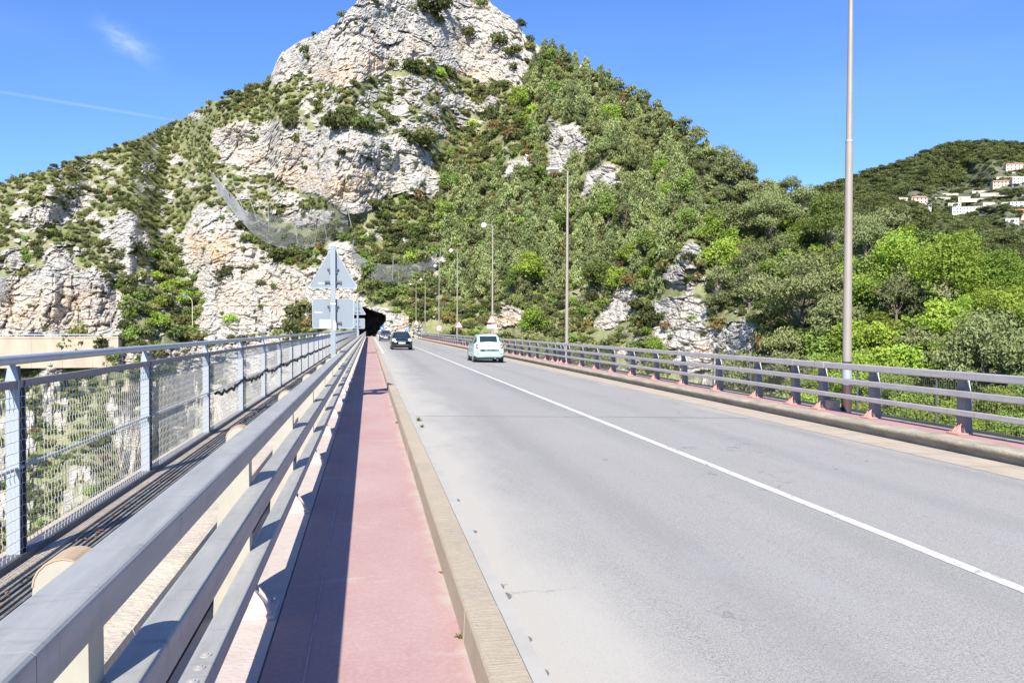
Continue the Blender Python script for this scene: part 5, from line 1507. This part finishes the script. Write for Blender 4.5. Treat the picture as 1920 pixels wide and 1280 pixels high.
COLWORD = {'olive': 'olive green', 'dark': 'dark green', 'grey': 'grey green', 'bright': 'bright green', 'mid': 'mid green', 'yellow': 'yellow flowering', 'rust': 'rust brown', 'twig': 'bare grey',
           'pine': 'olive', 'young': 'pale feathery'}
def place(px, py): return px
TREES = sorted([q for q in PL if q[1] == 'tree'], key=lambda q: -q[5] / q[7])
SHR = sorted([q for q in PL if q[1] == 'shrub'], key=lambda q: -q[5] / q[7])
bykind = {}
stuff_pts = []
def landmark(px, py, reg):
    marks = [((330, 590), 'by the blue-capped lamp'), ((625, 470), 'above the triangular sign'), ((700, 540), 'above the tunnel mouth'), ((780, 540), 'by the farthest lamp'), ((860, 500), 'behind the fourth lamp'),
             ((925, 430), 'behind the third lamp'), ((1064, 420), 'behind the second lamp'), ((1064, 560), 'low behind the second lamp'), ((1180, 520), 'left of the white rocks'), ((1300, 420), 'over the white rocks'), ((1400, 560), 'right of the white rocks'),
             ((1590, 430), 'behind the nearest lamp'), ((1590, 600), 'low behind the nearest lamp'), ((1760, 620), 'over the right guardrail'), ((1850, 500), 'at the far right'), ((1850, 720), 'seen through the right guardrail'),
             ((1200, 230), 'near the skyline'), ((1400, 340), 'near the skyline pines'), ((640, 130), 'under the summit crag'), ((850, 40), 'on the summit crag'), ((600, 230), 'on the middle crag ledges'), ((480, 480), 'on the lower crag'),
             ((450, 300), 'left of the middle crag'), ((420, 380), 'by the upper net'), ((200, 300), 'along the left skyline'), ((100, 450), 'among grey outcrops'), ((250, 450), 'by the split grey crag'), ((120, 600), 'by the pale roadside cliff'),
             ((200, 780), 'seen through the left fence'), ((400, 700), 'seen through the left fence'), ((980, 300), 'by the small crag'), ((1130, 340), 'by the small white crag'), ((950, 600), 'by the orange cutting')]
    return min(marks, key=lambda m_: (m_[0][0] - px) ** 2 + (m_[0][1] - py) ** 2)[1]

LAB = []
def tell_apart():
    """where up to eight plants would read alike, say which one by its order from the left"""
    by = {}
    for o, px in LAB: by.setdefault(o['label'], []).append((px, o))
    W_ = ['', 'first', 'second', 'third', 'fourth', 'fifth', 'sixth', 'seventh', 'eighth']; C_ = ['', '', 'two', 'three', 'four', 'five', 'six', 'seven', 'eight']
    for lab, L in by.items():
        n_ = len(L)
        if not 2 <= n_ <= 8: continue
        L.sort(key=lambda t: t[0])
        for i, (px, o) in enumerate(L):
            pos = 'leftmost' if i == 0 else ('rightmost' if i == n_ - 1 else ('middle' if n_ == 3 else W_[i + 1] + ' from left'))
            base_ = lab.split(', on the')[0] if len(lab.split()) > 10 else lab
            if len(base_.split()) > 10: base_ = base_.split(' on the')[0] + ' ' + base_.split(', ')[-1]
            o['label'] = f'{pos} of {C_[n_]}: {base_}'
counts = {}
for q in TREES:
    kind, form, px, py, p_, size, reg, d_ = q
    fam = 'pine' if kind in ('pine', 'young') else 'broad'
    k_ = counts.get(fam, 0)
    if k_ >= 290:
        stuff_pts.append(q); continue
    counts[fam] = k_ + 1
    prs = size * F / d_
    lvl = 'near' if prs > 130 else ('mid' if prs > 48 else 'far')
    crown, trunk = random.choice(proto(kind, lvl))
    nm = 'pine_tree' if fam == 'pine' else 'broadleaf_tree'
    word = {'pine': 'olive green pine', 'young': 'pale feathery young pine', 'bright': 'bright green leafy tree', 'mid': 'mid green leafy tree'}[kind]
    big = 'large ' if prs > 120 else ('small ' if prs < 45 else '')
    e = empty(nm, Vector(p_) - Vector((0, 0, .16 * size if kind in ('bright', 'mid') else .1 * size)), random.uniform(0, 6.28), label=f'{big}{word}, {landmark(px, py, reg)}, on the {reg}'[:200] if len(f'{big}{word} {landmark(px, py, reg)} on the {reg}'.split()) <= 15 else f'{big}{word} {landmark(px, py, reg)}', cat='tree', group=f'{word}s {landmark(px, py, reg)}')
    e.scale = (size * random.uniform(.9, 1.1), size * random.uniform(.9, 1.1), size * random.uniform(.88, 1.08))
    LAB.append((e, px))
    for nm2, me_ in (('trunk', trunk), ('crown', crown)):
        if nm2 == 'trunk' and lvl == 'far': continue
        o = bpy.data.objects.new(nm2, me_); COL.objects.link(o); o.parent = e
for i, q in enumerate(SHR):
    kind, form, px, py, p_, size, reg, d_ = q
    if i >= 290: stuff_pts.append(q); continue
    o = bpy.data.objects.new('shrub', random.choice(SHRUBS[kind])); COL.objects.link(o)
    o.location = Vector(p_) - Vector((0, 0, .1 * size)); o.rotation_euler = (0, 0, random.uniform(0, 6.28))
    o.scale = (size * random.uniform(.85, 1.2), size * random.uniform(.85, 1.2), size * random.uniform(.95, 1.4))
    prs = size * F / d_
    big = 'large ' if prs > 30 else ''
    tag(o, f'{big}{COLWORD[kind]} bush on the {reg}, {landmark(px, py, reg)}', 'bush', f'{COLWORD[kind]} bushes {landmark(px, py, reg)}')
    LAB.append((o, px))
tell_apart()

# the rest of the scrub: one object, one point per plant, plants instanced by geometry nodes
def scatter(name, items, label):
    """items: list of (mesh, position, rotation z, scale)"""
    meshes = []; idx = []
    for it in items:
        if it[0] not in meshes: meshes.append(it[0])
        idx.append(meshes.index(it[0]))
    me_ = bpy.data.meshes.new(name); me_.from_pydata([tuple(i[1]) for i in items], [], [])
    for nm, dt_, vals in (('kind', 'INT', idx), ('turn', 'FLOAT', [i[2] for i in items]), ('size', 'FLOAT_VECTOR', [c for i in items for c in i[3]])):
        a_ = me_.attributes.new(nm, dt_, 'POINT'); a_.data.foreach_set('vector' if dt_ == 'FLOAT_VECTOR' else 'value', vals)
    o = bpy.data.objects.new(name, me_); COL.objects.link(o)
    src = []
    for k, m_ in enumerate(meshes):
        s_ = [x for x in bpy.data.objects if x.type == 'MESH' and x.data == m_]
        if s_: src.append(s_[0])
        else:
            src.append(None)
    ng = bpy.data.node_groups.new(name, 'GeometryNodeTree')
    ng.interface.new_socket('Geometry', in_out='INPUT', socket_type='NodeSocketGeometry'); ng.interface.new_socket('Geometry', in_out='OUTPUT', socket_type='NodeSocketGeometry')
    gi, go_ = ng.nodes.new('NodeGroupInput'), ng.nodes.new('NodeGroupOutput')
    join = ng.nodes.new('GeometryNodeJoinGeometry')
    def attr(nm, dt_):
        a_ = ng.nodes.new('GeometryNodeInputNamedAttribute'); a_.data_type = dt_; a_.inputs[0].default_value = nm; return a_
    ak, at_, as_ = attr('kind', 'INT'), attr('turn', 'FLOAT'), attr('size', 'FLOAT_VECTOR')
    cb = ng.nodes.new('ShaderNodeCombineXYZ'); ng.links.new(at_.outputs[0], cb.inputs[2])
    for k, s_ in enumerate(src):
        if s_ is None: continue
        cmp_ = ng.nodes.new('FunctionNodeCompare'); cmp_.data_type = 'INT'; cmp_.operation = 'EQUAL'
        ng.links.new(ak.outputs[0], cmp_.inputs[2]); cmp_.inputs[3].default_value = k
        oi = ng.nodes.new('GeometryNodeObjectInfo'); oi.transform_space = 'ORIGINAL'; oi.inputs[0].default_value = s_
        ip = ng.nodes.new('GeometryNodeInstanceOnPoints')
        ng.links.new(gi.outputs[0], ip.inputs['Points']); ng.links.new(cmp_.outputs[0], ip.inputs['Selection']); ng.links.new(oi.outputs['Geometry'], ip.inputs['Instance'])
        ng.links.new(cb.outputs[0], ip.inputs['Rotation']); ng.links.new(as_.outputs[0], ip.inputs['Scale'])
        ng.links.new(ip.outputs[0], join.inputs[0])
    ng.links.new(join.outputs[0], go_.inputs[0])
    md = o.modifiers.new('plants', 'NODES'); md.node_group = ng
    tag(o, label, name.replace('_', ' '), kind='stuff'); return o

have = {x.data for x in bpy.data.objects if x.type == 'MESH'}
items = []
for kind, form, px, py, p_, size, reg, d_ in stuff_pts:
    if form == 'tree':
        opts = [c for lv in ('far', 'mid') for c, t_ in PROTO.get((kind, lv), []) if c in have]
        if not opts: continue
        me_ = random.choice(opts); s3 = (size * random.uniform(.9, 1.1), size * random.uniform(.9, 1.1), size * random.uniform(.9, 1.1)); z_ = 0
    else:
        opts = [c for c in SHRUBS[kind] if c in have]
        if not opts: opts = [c for c in SHRUBS['olive'] if c in have]
        me_ = random.choice(opts); s3 = (size * random.uniform(.85, 1.2), size * random.uniform(.85, 1.2), size * random.uniform(.95, 1.35)); z_ = .1 * size
    items.append((me_, Vector(p_) - Vector((0, 0, z_)), random.uniform(0, 6.28), s3))
scatter('scrub', items, 'low mixed scrub and small trees covering the mountain between the crags')

# woods on the far hill
HOUSES = [(1745, 372, 'z'), (1725, 378, 'z')]
CLEAR = [(1870, 330, 60, 34), (1905, 345, 40, 40), (1815, 388, 75, 22), (1720, 374, 50, 14), (1900, 400, 50, 40), (1860, 350, 60, 20), (1790, 360, 40, 12)]
items = []
pines_far = [c for c, t_ in PROTO[('pine', 'far')] + PROTO[('pine', 'mid')] if c in have]
mids = [c for c in SHRUBS['dark'] if c in have]
docc = {}
for it in range(40000):
    px = rs.uniform(1440, 2300); py = rs.uniform(262, 530)
    fsx = float(np.interp(px, fc, fs))
    if py < fsx + 1: continue
    inside = any(((px - cx) / rx) ** 2 + ((py - cy) / ry) ** 2 < 1 for cx, cy, rx, ry in CLEAR)
    if inside and rs.random() > .16: continue
    if py > 345 and py < 425 and rs.random() > .6 and not inside and px > 1700: continue
    c = (int(px // 6), int(py // 4))
    if docc.get(c, 0) >= 1: continue
    docc[c] = docc.get(c, 0) + 1
    g_ = far_ground(px, py); s_ = rs.uniform(4.5, 7.5) * (.6 if inside else 1)
    items.append(((random.choice(pines_far) if rs.random() < .35 else random.choice(mids)), g_ + np.array([0, 0, -.2 * s_]), rs.uniform(0, 6.28), (s_ * 1.15, s_ * 1.15, s_ * .9)))
scatter('forest', items, 'dark green wood covering the far hill on the right')

# ------------------------------------------------------------------ rockfall nets, left road, houses
mnet = mat('net wire', (0.24, 0.25, 0.265), rough=.6, metal=.3)
def gpos(px, py, toward=0.0):
    p_, ri, ci = ground(px, py)
    d = Vector(p_) - Vector((0, 0, CAM_Z)); return Vector((0, 0, CAM_Z)) + d * (1 - toward / d.length)
def rock_net(top, bot, label, sag=1.0, nu=90, nv=26, posts=(), wire=.023):
    """net slung between poles: top and bottom edges follow the slope a little in front of it"""
    tx = np.linspace(0, 1, nu + 1)
    def edge(pts, off):
        px = np.interp(tx, np.linspace(0, 1, len(pts)), [p[0] for p in pts]); py = np.interp(tx, np.linspace(0, 1, len(pts)), [p[1] for p in pts])
        out = np.array([gpos(x, y, off) for x, y in zip(px, py)])
        for c in range(3): out[:, c] = np.convolve(np.pad(out[:, c], 6, mode='edge'), np.ones(13) / 13, 'valid')
        return out, px, py
    A, _, _ = edge(top, 3.5); B, _, _ = edge(bot, 2.0)
    # keep image height while smoothing depth
    e = empty('rockfall_net', tuple(B[nu // 2]), label=label, cat='rockfall net')
    o0 = B[nu // 2]
    S_ = np.linspace(0, 1, nv + 1)
    G_ = A[:, None] * (1 - S_)[None, :, None] + B[:, None] * S_[None, :, None]
    cdir = np.array([0, -1.0, 0])
    bulge = np.sin(S_ * math.pi)[None, :] * (1.0 + .5 * np.sin(tx * 23))[:, None]
    G_ = G_ + cdir * bulge[..., None] * sag
    mb = MB()
    for i in range(nu + 1):
        mb.tube([G_[i, j] - o0 for j in range(nv + 1)], wire, 3, cap=False)
    for j in range(nv + 1):
        mb.tube([G_[i, j] - o0 for i in range(nu + 1)], wire * (2.2 if j in (0, nv) else 1), 3, cap=False)
    for i in range(nu):
        if i % 2 == 0:
            mb.tube([G_[min(i + j, nu), j] - o0 for j in range(0, nv + 1, 2)], wire, 3, cap=False)
    mb.build('net', mnet, e)
    for (x0, y0, x1, y1) in posts:
        f_ = gpos(x0, y0, .5); h_ = (y0 - y1) / F * (f_ - Vector((0, 0, CAM_Z))).length
        tp = f_ + Vector(((x1 - x0) / F * (f_ - Vector((0, 0, CAM_Z))).length, -2.5, h_))
        o1 = Vector(o0); m2 = MB(); m2.tube([f_ - o1, tp - o1], .10, 8); m2.build('net_post', M['galv_pale'], e)
        an = gpos(x0 + 26, y0 - 14, .2); m3 = MB(); m3.tube([tp - o1, an - o1], .03, 4); m3.build('guy_cable', M['galv_pale'], e)
    return e
rock_net([(396, 320), (416, 348), (440, 368), (452, 392), (480, 402), (505, 404), (545, 404), (580, 402), (620, 392), (650, 372)],
         [(404, 352), (430, 388), (455, 416), (476, 440), (505, 458), (545, 466), (562, 468), (590, 462), (625, 448), (660, 430)],
         'large grey rockfall net sagging across the gully left of the middle crag', posts=((408, 352, 397, 322), (436, 384, 418, 334), (462, 412, 441, 347), (486, 424, 467, 366), (505, 452, 505, 386), (560, 466, 555, 402), (612, 450, 605, 398), (662, 430, 648, 372)))
rock_net([(660, 462), (672, 478), (690, 490), (712, 496), (738, 496), (768, 496), (795, 490), (822, 470)],
         [(658, 494), (676, 510), (700, 524), (736, 530), (765, 528), (790, 518), (808, 508), (822, 496)],
         'smaller rockfall net strung over the slope above the tunnel road', sag=.6, nu=70, nv=16, posts=((657, 496, 662, 452), (737, 532, 738, 482), (822, 510, 824, 466)))
rock_net([(-120, 490), (-60, 500), (0, 508), (14, 525)], [(-120, 560), (-60, 575), (0, 572), (12, 560)], 'edge of a dark rockfall net on the pale cliff at the far left', nu=30, nv=16, posts=((2, 572, 2, 505),))

# the road across the gorge on the left: retaining wall, parapet, road, lamp and a car
def plane_pt(px, py, y):
    d = pix_dir(px, py); k_ = y / d.y; return Vector((d.x * k_, y, CAM_Z + d.z * k_))
WY = 183.0
xl, xr_ = plane_pt(-700, 640, WY).x, plane_pt(222, 640, WY).x
mwall = mat('beige retaining wall', (0.42, 0.36, 0.28), rough=.9, var=.16, vscale=.4, stretch=(1, 1, .3), bump=.4, bscale=3)
mb = MB(); x = xl
while x < xr_ - .1:
    x2 = min(x + 6, xr_); mb.box(x, x2 - .03, WY, WY + .6, -6.5, -.25); mb.box(x - .02, x2 + .02, WY - .12, WY + .7, -.25, .12); x += 6
o = mb.build('retaining_wall', mwall); tag(o, 'long beige retaining wall of the cliff road across the gorge on the left', 'wall')
mb = MB(); mb.box(xl, xr_, WY + .6, WY + 14, -3.0, -.55); struct('cliff_road', mb, ma)
mb = MB()
for k in range(int((xr_ - xl) / 2.2)): mb.box(xl + k * 2.2, xl + k * 2.2 + .1, WY + .05, WY + .15, .10, .62)
mb.box(xl, xr_, WY + .04, WY + .16, .42, .62)
o = mb.build('crash_barrier', M['galv_pale']); tag(o, 'thin metal crash barrier on top of the beige retaining wall', 'barrier')
p_ = plane_pt(66, 628, WY + 5)
S = [(0.0, .60, .38, .80, .52, .92), (.1, .80, .28, .92, .60, 1.05), (.5, .87, .22, .98, .60, 1.42), (1.2, .885, .20, .99, .62, 1.47), (2.1, .885, .20, .98, .62, 1.45), (2.6, .88, .20, .97, .58, 1.35),
     (3.35, .86, .20, .94, .66, 1.0), (3.8, .84, .22, .86, .62, .92), (4.05, .78, .25, .74, .54, .78), (4.15, .62, .32, .60, .44, .66)]
car, bo = make_car(S, 1.76, (.72, 3.30), .32, 2.58, paint('black paint', (.012, .012, .014)), (1, 6), 'black car half hidden behind the retaining wall on the far left road', (1, 5), 0)
car.location = (p_.x + 2, WY + 4, -.55 + .0); car.rotation_euler = (0, 0, R(90))
lp = gpos(361, 622, 1.0)
ll = (lp - Vector((0, 0, CAM_Z))).length
e = empty('street_lamp', (lp.x, lp.y, lp.z - .5), label='cream lamp post with a blue cap among bushes across the gorge', cat='street lamp')
hh = (622 - 562) / F * ll + .5
mb = MB(); mb.tube([(0, 0, 0), (0, 0, hh * .85), (-.15, 0, hh * .95), (-.7, 0, hh + .25), (-1.3, 0, hh + .45)], [.10, .08, .07, .06, .05], 8); mb.build('pole', mat('cream pole', (.55, .50, .34), rough=.5), e, smooth=True)
hd = MB(); hd.box(-1.95, -1.2, -.16, .16, hh + .36, hd and hh + .62); hd.build('lamp_head', M['blue'], e)
lp = gpos(207, 634, .6); e = empty('pole', tuple(lp), label='thin pale pole at the right end of the pale roadside cliff', cat='pole')
mb = MB(); mb.tube([(0, 0, -.5), (0, 0, 7.0)], .06, 8); mb.build('shaft', M['galv_pale'], e)

# houses on the far hill
mw1 = mat('white render', (.60, .59, .57), rough=.9, var=.05); mw2 = mat('peach render', (.52, .42, .34), rough=.9, var=.06); mw3 = mat('cream render', (.56, .50, .40), rough=.9, var=.06)
mtile = mat('terracotta tiles', (.42, .22, .14), rough=.9, var=.2, vscale=2); mwin = mat('window glass', (.03, .04, .05), rough=.15); mterr = mat('terrace wall', (.48, .44, .37), rough=.95, var=.15, vscale=.4)
def house(px, py, w, d, h, wall, flat, label, floors=2, rz=0.0, nwin=4):
    g_ = far_ground(px, py)
    e = empty('house', (g_[0], g_[1], g_[2] - 1.5), rz=-YAW - math.atan((px - 960) / F) * .5 + rz, label=label, cat='house', group='houses on the far hillside')
    z0 = 1.2; w, d, h = w * .86, d * .86, h * .86
    mb = MB(); mb.box(-w / 2, w / 2, 0, d, -3, z0 + h); mb.build('wall', wall, e)
    if flat:
        mb = MB(); mb.box(-w / 2 - .25, w / 2 + .25, -.25, d + .25, z0 + h, z0 + h + .35); mb.build('roof', wall, e)
    else:
        mb = MB(); mb.add([(-w / 2 - .5, -.6, z0 + h), (w / 2 + .5, -.6, z0 + h), (w / 2 + .5, d + .5, z0 + h), (-w / 2 - .5, d + .5, z0 + h), (-w / 2 + 1.5, d / 2, z0 + h + 1.9), (w / 2 - 1.5, d / 2, z0 + h + 1.9)],
                          [(0, 3, 2, 1), (0, 1, 5, 4), (1, 2, 5), (2, 3, 4, 5), (3, 0, 4)]); mb.build('roof', mtile, e)
    for f in range(floors):
        for k in range(nwin):
            x = -w / 2 + (k + .5) * w / nwin; z = z0 + (f + .5) * h / floors
            m2 = MB(); m2.box(x - .5, x + .5, -.06, .02, z - .65, z + .65); m2.build('window', mwin, e)
    return e
house(1790, 392, 13, 9, 7, mw1, True, 'white flat-roofed house, left wing of the modern pair', 2)
house(1812, 398, 30, 11, 6.5, mw1, True, 'widest white modern house with a flat roof and long terrace', 2, nwin=9)
house(1806, 383, 12, 8, 9, mw3, True, 'cream block standing behind the widest white house', 2, nwin=3)
house(1850, 396, 10, 9, 6.5, mw1, True, 'small white flat-roofed block at the right end of the widest house', 2, nwin=2)
house(1885, 347, 26, 11, 6, mw2, False, 'long peach house with a red tiled roof', 2, nwin=7)
house(1912, 346, 12, 10, 9, mw1, True, 'tall white house at the right end of the peach house', 3, nwin=3)
house(1903, 318, 20, 10, 7, mw3, False, 'highest cream villa near the right edge', 2, nwin=5)
house(1725, 379, 16, 9, 6, mw2, False, 'peach house with a terracotta roof low on the far hill', 2, nwin=4)
house(1696, 374, 9, 8, 3.5, mw3, True, 'small cream house at the left end of the hillside village', 1, nwin=2)
house(1735, 386, 11, 8, 3.5, mw1, True, 'low white house just below the peach one', 1, nwin=3)
house(1910, 385, 16, 9, 5, mw1, True, 'white house above the pink one at the right edge', 2, nwin=4)
house(1917, 402, 16, 9, 5, mat('pink render', (.58, .36, .33), rough=.9), False, 'pink house at the right edge of the picture', 1, nwin=4)
house(1900, 416, 12, 8, 4, mw1, True, 'lowest white house at the right, among trees', 1, nwin=3)
for k, (px, py, w) in enumerate([(1880, 362, 40), (1838, 372, 34), (1760, 372, 26), (1900, 333, 30), (1870, 380, 24), (1780, 365, 20), (1846, 358, 22)]):
    g_ = far_ground(px, py); mb = MB(); mb.box(-w / 2, w / 2, -.3, .3, -2, 1.3 + .3 * (k % 3))
    o = mb.build('terrace_wall', mterr); o.location = tuple(g_); o.rotation_euler = (0, 0, -YAW - .12 + .05 * (k % 3)); tag(o, ['terrace wall directly below the peach house', 'terrace wall left of the cypress wood', 'terrace wall beside the hill track', 'terrace wall under the highest villa', 'short terrace wall above the small white block', 'short terrace wall high in the clearing', 'middle terrace wall of the clearing'][k], 'wall', 'terrace walls in the far village')
